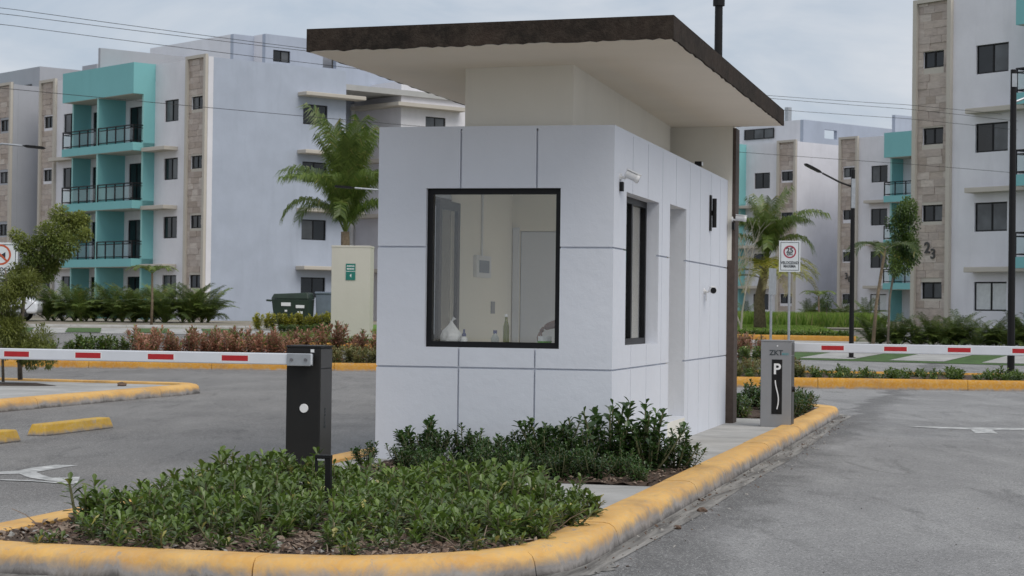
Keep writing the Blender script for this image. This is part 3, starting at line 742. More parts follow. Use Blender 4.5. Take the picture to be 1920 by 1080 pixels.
V = [(0,0,.50),(0,-.02,.70),(0,-.06,.90),(0,-.10,1.0),(0,-.15,1.08),(0,-.20,1.17),(0,-.215,1.25),        # 0-6 pelvis..head
     (-.16,-.09,.97),(-.17,-.34,1.02),(-.26,-.50,.985),(-.285,-.555,.965),                               # 7-10 right arm
     (.16,-.08,.97),(.20,-.20,.80),(.12,-.40,.80),(.08,-.46,.80),                                        # 11-14 left arm
     (-.09,-.02,.49),(-.11,-.42,.50),(-.11,-.44,.08),(-.11,-.56,.05),                                    # legs
     (.09,-.02,.49),(.11,-.42,.50),(.11,-.44,.08),(.11,-.56,.05)]
E = [(0,1),(1,2),(2,3),(3,4),(4,5),(5,6),(2,7),(7,8),(8,9),(9,10),(2,11),(11,12),(12,13),(13,14),(0,15),(15,16),(16,17),(17,18),(0,19),(19,20),(20,21),(21,22)]
RD = [(.15,.11),(.145,.105),(.15,.10),.06,.055,.085,.075,.065,.05,.034,.03,.065,.048,.034,.03,.085,.065,.05,.04,.085,.065,.05,.04]
body = skin('body', V, E, RD, M['skin'], pr_)
VS = [V[i] for i in (0,1,2,7,8,11,12)]+[(-.205,-.40,1.008),(.165,-.29,.80)]
skin('shirt', VS, [(0,1),(1,2),(2,3),(3,4),(2,5),(5,6),(4,7),(6,8)], [(.165,.125),(.16,.12),(.165,.115),.078,.064,.078,.062,.058,.056], M['shirt'], pr_)
skin('trousers', [V[i] for i in (0,15,16,17,19,20,21)], [(0,1),(1,2),(2,3),(0,4),(4,5),(5,6)], [(.158,.118),.096,.078,.064,.096,.078,.064], M['trousers'], pr_)
def hand(root, dirs, nm):
    vs, es, rd = [root], [], [.026]
    px, curl = dirs
    for k, (off, ln) in enumerate(((-.026, .060), (-.009, .070), (.009, .066), (.026, .052))):
        b = len(vs); k0 = Vector(root)+Vector(px)*.055+Vector((off*.6, 0, off*.8)); k1 = k0+Vector(px)*ln*.5+Vector(curl)*.010; k2 = k1+Vector(px)*ln*.25+Vector(curl)*.028
        vs += [tuple(k0), tuple(k1), tuple(k2)]; es += [(0, b), (b, b+1), (b+1, b+2)]; rd += [.012, .009, .0075]
    b = len(vs); k0 = Vector(root)+Vector(px)*.02+Vector((0, -.03, .01)); vs += [tuple(k0), tuple(k0+Vector(px)*.035+Vector((0, -.012, 0)))]; es += [(0, b), (b, b+1)]; rd += [.012, .009]
    return skin(nm, vs, es, rd, M['skin'], pr_)
hand((-.285,-.56,.965), ((-.55,-.45,-.70), (.5,.1,-.8)), 'hand'); hand((.08,-.47,.80), ((-.6,-.75,-.1), (0,0,-1)), 'hand')
MB().lathe([(.088, 0), (.093, .03), (.085, .07), (.05, .095), (.01, .10)], 18, c=(0, -.205, 1.225)).build('cap', M['cap_grey'], pr_, smooth=True)
mb = MB(); mb.prism([(-.085,-.27,1.225),(.085,-.27,1.225),(.07,-.37,1.20),(0,-.40,1.195),(-.07,-.37,1.20)], [(-.085,-.27,1.237),(.085,-.27,1.237),(.07,-.37,1.212),(0,-.40,1.207),(-.07,-.37,1.212)]); mb.build('cap_brim', M['cap_grey'], pr_)
for sx in (-.032, .032): MB().lathe([(.004, -.006), (.011, 0), (.004, .006)], 10, c=(sx, -.287, 1.19), axis='y').build('eye', M['dark_print'], pr_)
mb = MB(); mb.prism([(-.014,-.28,1.135),(.014,-.28,1.135),(0,-.28,1.19)], [(-.010,-.305,1.14),(.010,-.305,1.14),(0,-.292,1.18)]); mb.build('nose', M['skin'], pr_)
mb = MB(); mb.box(-.026, .026, -.276, -.268, 1.112, 1.120); mb.build('mouth', M['sign_red'], pr_)
for sx in (-.086, .086): MB().lathe([(.012, -.006), (.022, 0), (.012, .006)], 10, c=(sx, -.20, 1.17), axis='x').build('ear', M['skin'], pr_)
t_ = thing('chair', 'dark office chair under the seated guard', 'chair', W(-.46, 1.18, .36), RZ)
MB().box(-.23, .23, -.24, .22, .36, .41).build('seat', M['black'], t_, bevel=.02)
MB().box(-.21, .21, .235, .27, .52, .95).build('backrest', M['black'], t_, bevel=.02)
for sx in (-.18, .18):
    for sy in (-.19, .19): MB().tube([(sx*1.1, sy*1.1, 0), (sx, sy, .36)], .014).build('leg', M['black'], t_)
for sx in (-.15, .15): MB().tube([(sx, .21, .40), (sx, .25, .55)], .012).build('back_support', M['black'], t_)

# ------------------------------------------------------------------ barrier gates
def barrier(loc, lab, w, d, h, body, side, arm_y, arm_z, arm_h, x_in, length, sgn, stripes, slen):
    t_ = thing('barrier_gate', lab, 'barrier gate', W(*loc), RZ, 'barrier gates of the two lanes')
    MB().box(0, w, 0, d, 0, h-.02).build('cabinet', body, t_, bevel=.008)
    MB().box(w+.0005, w+.004, .012, d-.012, .015, h-.19).build('service_door', side, t_)
    MB().box(w+.0005, w+.004, .012, d-.012, h-.18, h-.03).build('side_cover', side, t_)
    MB().box(-.004, w+.004, -.004, d+.004, h-.02, h).build('lid', body, t_, bevel=.006)
    x0, x1 = x_in, x_in+sgn*length
    ar = MB().box(x0, x1, arm_y-.022, arm_y+.022, arm_z-arm_h/2, arm_z+arm_h/2).build('arm', M['arm'], t_, bevel=.008)
    for s_ in stripes:
        a = x_in+sgn*s_; MB().box(a, a+sgn*slen, arm_y-.0232, arm_y-.0215, arm_z-arm_h*.24, arm_z+arm_h*.24).build('red_stripe', M['red'], ar)
        MB().box(a-sgn*.012, a+sgn*(slen+.012), arm_y-.0226, arm_y-.0218, arm_z-arm_h*.30, arm_z+arm_h*.30).build('stripe_edge', M['plastic_white'], ar)
    return t_
lb = barrier((-2.235, -2.25, PZ-.003), 'charcoal barrier gate with its striped arm lowered to the left', .285, .30, 1.065, M['charcoal'], M['charcoal_side'], -.058, .955, .092, .235, 3.9, -1, [.535+.643*k for k in range(6)], .225)
br_ = MB().box(.035, .236, -.094, -.082, .902, 1.0).build('arm_clamp', M['galv'], lb, bevel=.004)
MB().box(.035, .236, -.034, -.030, .905, .997).build('arm_clamp', M['galv'], lb)
for bx in (.075, .195): MB().lathe([(.013, -.104), (.013, -.094)], 10, c=(bx, 0, .952), axis='y').build('bolt', M['steel'], br_)
MB().lathe([(.045, -.03), (.045, 0)], 16, c=(.195, 0, .955), axis='y').build('arm_hub', M['black'], lb)
MB().lathe([(.034, -.012), (.036, -.008), (.036, 0)], 20, c=(.155, 0, .56), axis='y').build('white_button', M['plastic_white'], lb)
MB().box(.205, .235, -.003, -.0005, 1.01, 1.035).build('sticker', M['plastic_white'], lb)
MB().lathe([(.02, -.02), (.02, 0)], 12, c=(0, .1, .555), axis='x').build('lock', M['black'], lb)
text('side_lettering', 'ZKTeco', .05, M['dark_print'], lb, (.2905, .12, .48), (R(90), R(-90), R(90)), .001)
rbg = barrier((.505, 6.9, PZ-.003), 'grey barrier gate with black P panel and its striped arm lowered to the right', .37, .33, 1.055, M['barrier_grey'], M['charcoal_side'], .395, .965, .112, .30, 5.0, 1, [.395+.755*k for k in range(6)], .27)
pn = MB().box(.135, .26, -.004, -.0005, .16, .82).build('black_panel', M['black'], rbg)
text('panel_letter', 'P', .18, M['plastic_white'], pn, (.198, -.0055, .70), bold=.004)
wv = [(.198-.020*math.cos((k/17)*4.6)*(-1 if k > 99 else 1), -.006, .57-.35*k/17) for k in range(18)]
MB().tube(wv, .0075, 6).build('wave_line', M['plastic_white'], pn)
text('maker_lettering', 'ZKT', .085, M['dark_print'], rbg, (.185, -.0015, .90), bold=.002)
text('maker_lettering', 'eco', .055, M['zteal'], rbg, (.295, -.0015, .892))
MB().lathe([(.009, -.004), (.009, 0)], 10, c=(.20, 0, .985), axis='y').build('key_lock', M['plastic_white'], rbg)
MB().lathe([(.035, 0), (.03, .03)], 12, c=(.374, .12, .46), axis='x').build('side_knob', M['black'], rbg)

# bollard light in the bed
t_ = thing('garden_light', 'low black post light standing in the front planting bed', 'garden light', W(-1.10, -4.6, PZ), RZ)
MB().box(.018, .056, -.02, .02, 0, .34).build('post', M['black'], t_)
MB().box(-.056, .058, -.022, .022, .34, .365).build('lamp_head', M['black'], t_, bevel=.003)
MB().box(-.056, -.044, -.018, .018, .25, .34).build('lamp_shield', M['black'], t_)
MB().box(-.040, .012, -.014, .014, .328, .3395).build('diffuser', M['plastic_white'], t_)

# ------------------------------------------------------------------ signs
def sign_post(loc, rz, lab, w, h, zb, pole_x=0, ztop=None, back=False):
    t_ = thing('road_sign', lab, 'sign', loc, rz)
    zt = zb+h
    MB().tube([(pole_x, .03, -.15), (pole_x, .03, zt-.05)], .028, 10).build('pole', M['galv'], t_)
    pl = MB().box(-w/2, w/2, -.002, .002, zb, zt).build('plate', M['sign_white'] if not back else M['galv'], t_, bevel=.001)
    return t_, pl
def ring(r0_, r1_, c, y, n=40):
    mb = MB()
    for k in range(n):
        a, b = 2*math.pi*k/n, 2*math.pi*(k+1)/n
        mb.face([(c[0]+r0_*math.cos(a), y, c[1]+r0_*math.sin(a)), (c[0]+r1_*math.cos(a), y, c[1]+r1_*math.sin(a)), (c[0]+r1_*math.cos(b), y, c[1]+r1_*math.sin(b)), (c[0]+r0_*math.cos(b), y, c[1]+r0_*math.sin(b))])
    return mb
def border(w, h, zc, y, ins, t_): 
    mb = MB(); a, b = w/2-ins, h/2-ins
    for q in ((-a, a, zc-b, zc-b+t_), (-a, a, zc+b-t_, zc+b), (-a, -a+t_, zc-b+t_, zc+b-t_), (a-t_, a, zc-b+t_, zc+b-t_)): mb.face([(q[0], y, q[2]), (q[1], y, q[2]), (q[1], y, q[3]), (q[0], y, q[3])])
    return mb
t_, pl = sign_post(ongr(5.885, 43.0), R(-4), 'white speed limit sign with a red ring reading 25 KPH', .45, .66, 2.395)
pl.location.z = 0
border(.45, .66, 2.725, -.004, .03, .011).build('border', M['sign_black'], pl)
ring(.105, .135, (0, 2.82), -.004).build('red_ring', M['sign_red'], pl)
text('numerals', '25', .15, M['sign_black'], pl, (0, -.005, 2.85), bold=.004); text('lettering', 'KPH', .065, M['sign_black'], pl, (0, -.005, 2.765), bold=.002)
text('lettering', 'VELOCIDAD\nMAXIMA', .082, M['sign_black'], pl, (0, -.005, 2.55), bold=.002, sx=.82)
t_, pl = sign_post(ongr(5.72, 44.5), R(62), 'grey back of a road sign seen edge-on left of the speed sign', .45, .58, 1.92, back=True)
t_, pl = sign_post((-9.35, 37.0, 0.0), R(12), 'white NO TOCAR BOCINA sign with a red prohibition ring at the left edge', .62, .66, 1.965)
border(.62, .66, 2.295, -.004, .035, .012).build('border', M['sign_black'], pl)
ring(.155, .19, (0, 2.40), -.0045).build('red_ring', M['sign_red2'], pl)
mb = MB(); mb.face([(-.125, -.005, 2.50), (-.10, -.005, 2.525), (.125, -.005, 2.30), (.10, -.005, 2.275)]); mb.build('red_bar', M['sign_red2'], pl)
mb = MB(); mb.face([(-.10, -.0042, 2.37), (-.02, -.0042, 2.38), (.09, -.0042, 2.45), (.09, -.0042, 2.33), (-.02, -.0042, 2.37), (-.03, -.0042, 2.36)]); mb.build('horn_symbol', M['sign_black'], pl)
text('lettering', 'NO TOCAR\nBOCINA', .095, M['sign_black'], pl, (0, -.005, 2.085), bold=.003)

# cream pillar with the green direction sign
t_ = thing('gate_pillar', 'tall plain cream masonry pillar left of the guardhouse', 'pillar', ongr(-5.42, 68), R(-3))
MB().box(-.65, .65, 0, 1.1, -.2, 3.3-.06).build('shaft', M['pillar'], t_, bevel=.01)
MB().box(-.66, .66, -.01, 1.11, 3.24, 3.31).build('cap', M['pillar'], t_, bevel=.01)
t_ = thing('direction_sign', 'small green direction sign with a white arrow on the cream pillar', 'sign', Vector(ongr(-5.42, 68))+Vector((.0, -.008, 2.15)), R(-3))
MB().box(-.16, .16, -.012, .0, 0, .55).build('plate', M['sign_green'], t_)
rs = random.Random(4)
for z_, n_ in ((.47, 7), (.375, 8)):
    mb = MB(); x = -.125
    for k in range(n_):
        w_ = .022+rs.uniform(0, .008); mb.face([(x, -.014, z_-.022), (x+w_, -.014, z_-.022), (x+w_, -.014, z_+.022), (x, -.014, z_+.022)]); x += .25/n_
    mb.build('lettering', M['plastic_white'], t_)
mb = MB(); mb.face([(-.16, -.014, .285), (.16, -.014, .285), (.16, -.014, .30), (-.16, -.014, .30)]); mb.build('divider', M['plastic_white'], t_)
mb = MB(); mb.face([(-.03, -.014, .15), (.025, -.014, .08), (.025, -.014, .22)]); mb.build('arrow', M['plastic_white'], t_)

# ------------------------------------------------------------------ street lamps
def lamp(loc, h, r, lab, arm=None, head=None, group='street lamps'):
    t_ = thing('street_lamp', lab, 'street lamp', loc, 0, group)
    MB().tube([(0, 0, -.1), (0, 0, h*.5), (0, 0, h)], [r, r*.93, r*.8], 14).build('pole', M['black'], t_)
    MB().lathe([(r*2.1, 0), (r*2.1, .03), (r*1.4, .05)], 14).build('base_plate', M['black'], t_)
    if arm:
        MB().tube(arm, .028, 8).build('arm', M['galv'] if head == 'light' else M['black'], t_)
        a, b = Vector(arm[-2]), Vector(arm[-1]); d = (b-a).normalized()
        mb = MB(); L_ = .62; s_ = Vector((-d.y, d.x, 0)).normalized(); n_ = d.cross(s_)
        prof = [(0, .05), (.12, .09), (.4, .12), (.58, .09), (.64, .03)]
        loops = []
        for l, w_ in prof: loops.append([b+d*l+s_*w_*sx-n_*(.0 if w_ < .06 else .035)*sz for sx, sz in ((-1, -1), (1, -1), (1, 1), (-1, 1))])
        for i in range(4):
            for k in range(4): mb.face([loops[i][k], loops[i][(k+1) % 4], loops[i+1][(k+1) % 4], loops[i+1][k]])
        mb.face(loops[0]); mb.face(loops[-1]); mb.build('lamp_head', M['black'], t_)
    return t_
l_ = lamp(ongr(10.40, 62), 5.95-zg(0, 62), .075, 'black street lamp with its arm and head reaching left', [(0, 0, 5.25), (-.42, 0, 5.40), (-.95, -.05, 5.66)])
MB().box(-.06, .06, -.09, -.07, 4.6, 5.5).build('clamp_plate', M['galv'], l_)
l_ = lamp((11.34, 46, .17), 6.95, .085, 'tall black lamp post near the right edge in front of building 23', [(0, 0, 6.2), (.6, .2, 6.45), (1.5, .5, 6.55)], 'light')
MB().box(-.055, .055, -.10, -.08, 6.55, 6.85).build('clamp_plate', M['galv'], l_)
l_ = lamp((*W(-.66, 11.2)[:2], PZ), 6.35, .068, 'black lamp post rising behind the guardhouse roof', [(0, 0, 6.0), (-.30, 0, 5.98), (-1.0, 0, 6.15)])
MB().lathe([(.085, 5.78), (.085, 6.0)], 14).build('collar', M['black'], l_)
lamp(ongr(-14.6, 55), 6.2, .07, 'street lamp reaching in from the left edge with a flat black head', [(0, 0, 5.6), (.7, 0, 5.83), (1.25, 0, 5.78)], 'light')
lamp(ongr(-3.4, 62), 5.9, .07, 'street lamp hidden behind the guardhouse with only its pale arm showing', [(0, 0, 5.0), (-.75, 0, 4.98), (-1.45, 0, 5.03)], 'light')

# ------------------------------------------------------------------ overhead wires
def wire(a, b, lab, ext=.9, sag=.25):
    A, B = Vector(a), Vector(b); d = B-A; A2, B2_ = A-d*ext, B+d*ext
    pts = []
    for k in range(41):
        t__ = k/40; p = A2.lerp(B2_, t__); inn = (t__*(1+2*ext)-ext); p.z -= sag*4*inn*(1-inn) if 0 < inn < 1 else 0; pts.append(p)
    o = MB().tube(pts, .0075, 5).build('overhead_wire', M['cable']); tag(o, lab, 'wire', 'overhead wires crossing the sky')
wire(at(0, 14, 51), at(1710, 205, 73), 'uppermost overhead wire above the left roofs')
wire(at(0, 25, 51), at(1710, 197, 74), 'second overhead wire just below the uppermost one')
wire(at(0, 45, 51), at(1710, 223, 73), 'third overhead wire below the upper pair')
wire(at(0, 165, 51), at(1710, 308, 72), 'lowest overhead wire crossing the left facade', sag=.1)

# ------------------------------------------------------------------ apartment buildings
_wc = {}; rwin = random.Random(17)
def window(parent, c, w, h, rz=0, style='window', pane='pane', nm='window'):
    """c = centre on the wall face, w x h opening; the frame sits 10 cm inside"""
    key = (round(w, 2), round(h, 2), style, pane)
    if key not in _wc:
        mb = MB(); ringframe(mb, -w/2, w/2, -h/2, h/2, -.03, .03, .055, (0,) if style != 'triple' else (-w/6, w/6))
        if style == 'door': mb.box(-w/2+.055, w/2-.055, -.02, .02, -.06, -.01)
        fm = mb.mesh(nm, M['frame'])
        n = 3 if style == 'triple' else 2; pm = MB().box(-w/(2*n)+.045, w/(2*n)-.045, -.004, .004, -h/2+.055, h/2-.055).mesh('pane', M[pane]); _wc[key] = (fm, pm, n)
    fm, pm, n = _wc[key]
    o = link(nm, fm, parent, c, rz)
    gm = _wc.setdefault((round(w, 2), round(h, 2), style, 'g'), MB().box(-w/(2*n)+.045, w/(2*n)-.045, -.004, .004, -h/2+.055, h/2-.055).mesh('pane', M['pane_grey']))
    for k in range(n): link('pane', gm if (pane == 'pane' and rwin.random() < .28) else pm, o, ((k-(n-1)/2)*w/n, (.008 if k % 2 else -.008), 0))
    return o
_tile = MB().box(-.5, .5, 0, 1, -.5, .5).mesh('stone_tile', M['stone'])
def strip_tiles(root, s0, s1, z0, z1, holes, sgn, single, seed):
    rs = random.Random(seed); z = z0; stuff = MB(); host = None
    while z < z1-.05:
        h = min(.30, z1-z); x = s0; off = rs.random()*.45
        first = True
        while x < s1-.02:
            w = (rs.uniform(.55, .85)-off) if first else rs.uniform(.5, .85); w = max(.2, w); first = False
            e = min(s1, x+w)
            if s1-e < .18: e = s1
            segs = [(x, e)]
            for hh in holes:
                if hh[2] < z+h-.03 and hh[3] > z+.03:
                    ns = []
                    for a, b in segs:
                        if b <= hh[0] or a >= hh[1]: ns.append((a, b)); continue
                        if a < hh[0]-.05: ns.append((a, hh[0]))
                        if b > hh[1]+.05: ns.append((hh[1], b))
                    segs = ns
            for a, b in segs:
                d = rs.uniform(.018, .05)
                if single:
                    o = link('stone_tile', _tile, single, ((a+b)/2, 0, z+h/2)); o.scale = (b-a-.012, sgn*d, h-.012)
                else:
                    stuff.cur = rs.random(); stuff.box(a+.006, b-.006, 0, sgn*d, z+.006, z+h-.006)
            x = e
        z += h
    if not single: tag(stuff.build('stone_cladding', M['stone'], root, tint=True), kind='stuff')
def facade(t, sgn, tops, zb, zp, length, cfg, singles=False, seed=1, pane='pane'):
    """t: building Empty, local x along the facade, outward is sgn*y"""
    Y = lambda v: sgn*v
    holes = []; wins = []
    for (a, b) in cfg['strips']:
        m_ = (a+b)/2
        for zt in tops: holes.append((m_-.54, m_+.54, zt-.66, zt)); wins.append((m_, zt-.33, 1.08, .66))
    for (a, b) in cfg['wins']:
        for zt in tops: holes.append((a, b, zt-1.12, zt)); wins.append(((a+b)/2, zt-.56, b-a, 1.12))
    b0, b1 = cfg['balc']
    MB().wall(0, b0, zb, zp, 0, Y(-.3), holes).build('wall', M[cfg.get('wall', 'white')], t)
    if b1 < length: MB().wall(b1, length, zb, zp, 0, Y(-.3), holes).build('wall', M[cfg.get('wall', 'white')], t)
    for i, (cx, cz, w, h) in enumerate(wins):
        pn = 'pane'
        if w > 1.2 and abs(cz-(min(tops)-.56)) < .1 and cfg.get('curtain'): pn = 'curtain'
        elif w > 1.2 and i % 7 == 1: pn = 'pane_grey'
        window(t, (cx, Y(-.10), cz), w, h, 0, pane=pn)
    for k, (a, b) in enumerate(cfg['strips']):
        tw, pj = .20, .16
        zt_ = zp+.12
        for (x0, x1, z0, z1) in ((a, a+tw, zb, zt_), (b-tw, b, zb, zt_), (a+tw, b-tw, zt_-.16, zt_)):
            MB().box(x0, x1, 0, Y(pj), z0, z1).build('strip_trim', M['beige'], t)
        hh = [h for h in holes if a < h[0] < b]
        host = None
        if singles and k == 0:
            mb = MB(); mb.wall(a+tw+.003, b-tw-.003, zb+.02, zt_-.165, Y(.001), Y(.010), hh); host = mb.build('stone_panel', M['beige'], t)
        strip_tiles(t, a+tw+.005, b-tw-.005, zb+.03, zt_-.17, hh, sgn, host, seed+k)
    for (a, b, pj) in cfg['canopies']:
        for zt in tops[:-1] if cfg.get('notop', True) else tops:
            MB().box(a, b, 0, Y(pj), zt+.36, zt+.56).build('canopy', M['beige'], t, bevel=.02)
    # balconies
    P = cfg.get('proj', 1.3); D_ = -.4; div = cfg.get('div', (b0+b1)/2)
    fl = [zt-2.17 for zt in tops]                     # floor levels
    MB().box(b0, b1, Y(D_), Y(P), tops[-1]+.36, zp+.02).build('fascia', M['teal'], t)
    MB().box(b0+.16, b1-.16, Y(D_), Y(P-.02), tops[-1]+.34, tops[-1]+.36).build('bounce_tinted_ceiling', M['beige'], t)  # added sheet; its beige paints in warm light bounced onto the underside
    dh = []
    for (a, b) in cfg['doors']:
        for z in fl: dh.append((a, b, z+.02, z+2.12))
    mb = MB(); mb.wall(b0, b1, zb, tops[-1]+.36, Y(D_), Y(D_-.2), dh); mb.build('balcony_wall', M['white'], t)
    for (a, b, z0, z1) in dh: window(t, ((a+b)/2, Y(D_-.08), (z0+z1)/2), b-a, z1-z0, 0, 'door', 'pane', 'balcony_door')
    for x0, x1, pj, in ((b0, b0+.15, .68), (b1-.15, b1, .68), (div-.075, div+.075, P-.06)):
        MB().box(x0, x1, Y(D_+.002), Y(pj), zb, tops[-1]+.36).build('fin_wall', M['teal'], t)
        MB().box(x0, x1, Y(pj), Y(pj+.012), zb, tops[-1]+.36).build('fin_edge', M['beige'] if cfg.get('edge') else M['teal_light'], t)
    for z in fl[1:]:
        sl = MB().box(b0, b1, Y(D_), Y(P), z-.42, z).build('balcony_slab', M['teal'], t)
        MB().box(b0+.16, b1-.16, Y(D_), Y(P-.02), z-.44, z-.42).build('bounce_tinted_ceiling', M['beige'], sl)  # same beige underside sheet, bounce light put into its colour
        for (x0, x1, ends) in ((b0, div-.08, 0), (div+.08, b1, 1)):
            mb = MB(); yo = P-.05; n = max(2, round((x1-x0)/1.05)); pts = [x0+.03+(x1-x0-.06)*k/n for k in range(n+1)]
            for zz, th in ((z+.90, .06), (z+.76, .045), (z+.10, .045)):
                mb.box(x0, x1, Y(yo-.025), Y(yo+.025), zz-th/2, zz+th/2)
                e = x0 if ends == 0 else x1
                mb.box(e-.025 if ends else e, e if ends else e+.025, Y(.70), Y(yo-.026), zz-th/2, zz+th/2)
            rl = mb.build('railing', M['frame'], t)
            for x in pts: MB().box(x-.03, x+.03, Y(yo-.03), Y(yo+.03), z, z+.93).build('railing_post', M['frame'], rl)
            for a, b in zip(pts[:-1], pts[1:]): MB().box(a+.05, b-.05, Y(yo-.004), Y(yo+.004), z+.14, z+.74).build('glass_panel', M['rail_glass'], rl)
M['teal_light'] = stucco('teal_edge_paint', (.34, .60, .58), .05, 20, .15)
def gwall(t, x, y0, y1, zb, zp, holes, mat='gable', name='gable_wall', th=.3):      # wall along local y at x, outward -x
    mb = MB(); mb.wall(min(y0, y1), max(y0, y1), zb, zp, x, x+th, holes, 'y'); return mb.build(name, M[mat], t)
def gwin(t, x, yc, zc, w, h, style='window', pane='pane'): return window(t, (x+.10, yc, zc), w, h, R(90), style, pane)

topsL = [3.15, 6.17, 9.19, 12.20]
dL = Vector((-.65284, .75749)); angL = math.atan2(dL.y, dL.x)
bl = thing('apartment_building', 'white four-storey apartment block with teal balconies and a pale blue plain gable', 'apartment building', (-15.40, 101.8, 0), angL, 'apartment buildings of the estate')
cfgL = dict(strips=[(.03, 1.95), (15.75, 17.62)], wins=[(2.80, 4.16), (13.55, 14.95)], balc=(5.12, 12.70), canopies=[(2.80, 5.10, .82), (12.72, 15.6, .6)], doors=[(7.05, 8.42), (10.85, 12.35)], div=8.90)
facade(bl, 1, topsL, .55, 14.15, 17.65, cfgL, True, 11)
# gable, light well and second wing
gh_ = [(-7.36, -5.80, zt-1.06, zt) for zt in topsL]
gwall(bl, 0, -.305, -8.55, .55, 14.13, gh_)
for h in gh_: gwin(bl, 0, (h[0]+h[1])/2, (h[2]+h[3])/2, h[1]-h[0], h[3]-h[2])
for zt in topsL: MB().box(-.80, 0, -9.3, -5.45, zt+.38, zt+.58).build('canopy', M['beige'], bl, bevel=.03)
MB().box(.3, 5.0, -8.55, -8.35, .55, 14.13).build('wall', M['white'], bl)
gwall(bl, 4.9, -8.56, -12.65, .55, 14.1, [])
MB().box(.57, 5.1, -12.90, -12.67, .55, 14.0).build('wall', M['white'], bl)
wh = [(-15.80, -14.38, zt-1.06, zt) for zt in topsL]
gwall(bl, .57, -12.905, -24, .55, 14.0, wh, 'white')
for i, h in enumerate(wh): gwin(bl, .57, (h[0]+h[1])/2, (h[2]+h[3])/2, h[1]-h[0], h[3]-h[2], pane='pane_grey' if i == 3 else 'pane')
for zt in topsL:
    mb = MB(); mb.prism([(a, b, zt+.38) for a, b in ((-.2, -16.8), (.565, -16.8), (.565, -12.66), (4.2, -12.66), (4.2, -11.9), (-.2, -11.9))], [(a, b, zt+.58) for a, b in ((-.2, -16.8), (.565, -16.8), (.565, -12.66), (4.2, -12.66), (4.2, -11.9), (-.2, -11.9))]); mb.build('canopy', M['beige'], bl)
MB().box(.35, 17.6, -24, -.35, 13.2, 13.5).build('roof', M['roofgrey'], bl)
MB().box(17.35, 17.65, -12, -.31, .55, 14.15).build('wall', M['white'], bl)
MB().box(4.7, 4.85, -12.6, -12.4, 1, 13).build('drain_pipe', M['plastic_white'], bl)
for zt in topsL[1:]: MB().box(5.0, 5.2, -12.3, -12.0, zt-.1, zt+.25).build('vent_box', M['beige'], bl)
# penthouse
phh = [(-7.20, -6.10, 14.72, 15.35), (-10.25, -9.35, 14.68, 15.42)]
gwall(bl, 3.3, -5.6, -24, 13.5, 16.15, phh, 'gable')
gwin(bl, 3.3, -6.65, 15.035, 1.1, .63)
MB().box(3.31, 3.6, -5.9, -5.6, 13.5, 16.15) if False else None
MB().box(3.601, 4.45, -5.9, -5.6, 13.5, 16.15).build('penthouse_wall', M['white'], bl)
gwall(bl, 4.4, -4.3, -5.599, 13.5, 16.12, [], 'gable', 'penthouse_wall')
MB().box(4.701, 13, -4.6, -4.3, 13.5, 16.12).build('penthouse_wall', M['white'], bl)
MB().box(4.71, 13, -24, -4.61, 15.8, 16.0).build('penthouse_roof', M['roofgrey'], bl)
MB().box(8.80, 9.02, -6.5, 1.2, 14.18, 15.25).build('parapet_wall', M['greywall'], bl)
mb = MB(); mb.box(4.5, 4.8, -10.8, -8.8, 13.5, 15.8); mb.build('inner_room_wall', M['greywall'], bl)
# small dark drain openings beside the light well
for z in (12.05, 13.0): MB().box(4.86, 4.899, -8.95, -8.62, z, z+.4).build('drain_opening', M['frame'], bl)

bf = thing('apartment_building', 'grey-walled apartment block at the far left behind the white one', 'apartment building', (-28.75, 116.2, 0), angL, 'apartment buildings of the estate')
cfgF = dict(strips=[(.03, 1.95)], wins=[(2.80, 4.16)], balc=(5.12, 12.70), canopies=[(2.80, 5.10, .82)], doors=[(7.05, 8.42), (10.85, 12.35)], div=8.90, wall='greywall')
facade(bf, 1, topsL, .6, 14.2, 12.70, cfgF, False, 31)
gwall(bf, 0, -.305, -9, .6, 14.18, [], 'greywall')
gwall(bf, 3.0, -3.2, -14, 13.2, 15.75, [], 'greywall', 'penthouse_wall'); MB().box(3.301, 12, -3.5, -3.2, 13.2, 15.75).build('penthouse_wall', M['greywall'], bf)
gwall(bf, 1.2, -6.0, -14, 13.2, 16.0, [(-8.5, -7.0, 14.6, 15.2)], 'greywall', 'penthouse_wall'); MB().box(1.501, 2.98, -6.3, -6.0, 13.2, 16.0).build('penthouse_wall', M['greywall'], bf)
window(bf, (4.4, -3.15, 14.5), .9, .5)
MB().box(.31, 12.6, -12, -.35, 13.0, 13.2).build('roof', M['roofgrey'], bf)

topsR = [2.86, 5.92, 8.98, 12.02]
dR = Vector((.5932, -.80506)); angR = math.atan2(dR.y, dR.x)
br2 = thing('apartment_building', 'near white apartment block numbered 23 with a tall tiled stone strip', 'apartment building', (16.02, 81.0, 0), angR, 'apartment buildings of the estate')
cfgR = dict(strips=[(.0, 1.98)], wins=[(3.14, 4.74)], balc=(6.15, 14.2), canopies=[(3.08, 6.13, .55)], doors=[(6.9, 8.4), (11.0, 12.4)], div=10.2, curtain=True)
facade(br2, -1, topsR, .3, 14.0, 16.0, cfgR, True, 51)
MB().box(.0, .3, .31, 10, .3, 14.0).build('wall', M['white'], br2); MB().box(.31, 16, .35, 10, 13.2, 13.5).build('roof', M['roofgrey'], br2)
text('house_number', '2', .62, M['galv_dark'] if 'galv_dark' in M else M['charcoal_side'], br2, (.80, -.075, 4.20), (R(90), 0, 0), .02, bold=.012)
text('house_number', '3', .55, M['charcoal_side'], br2, (1.10, -.075, 3.96), (R(90), 0, 0), .02, bold=.012)
MB().box(2.0, 16, -.04, -.001, .31, .95).build('plinth', M['white'], br2)

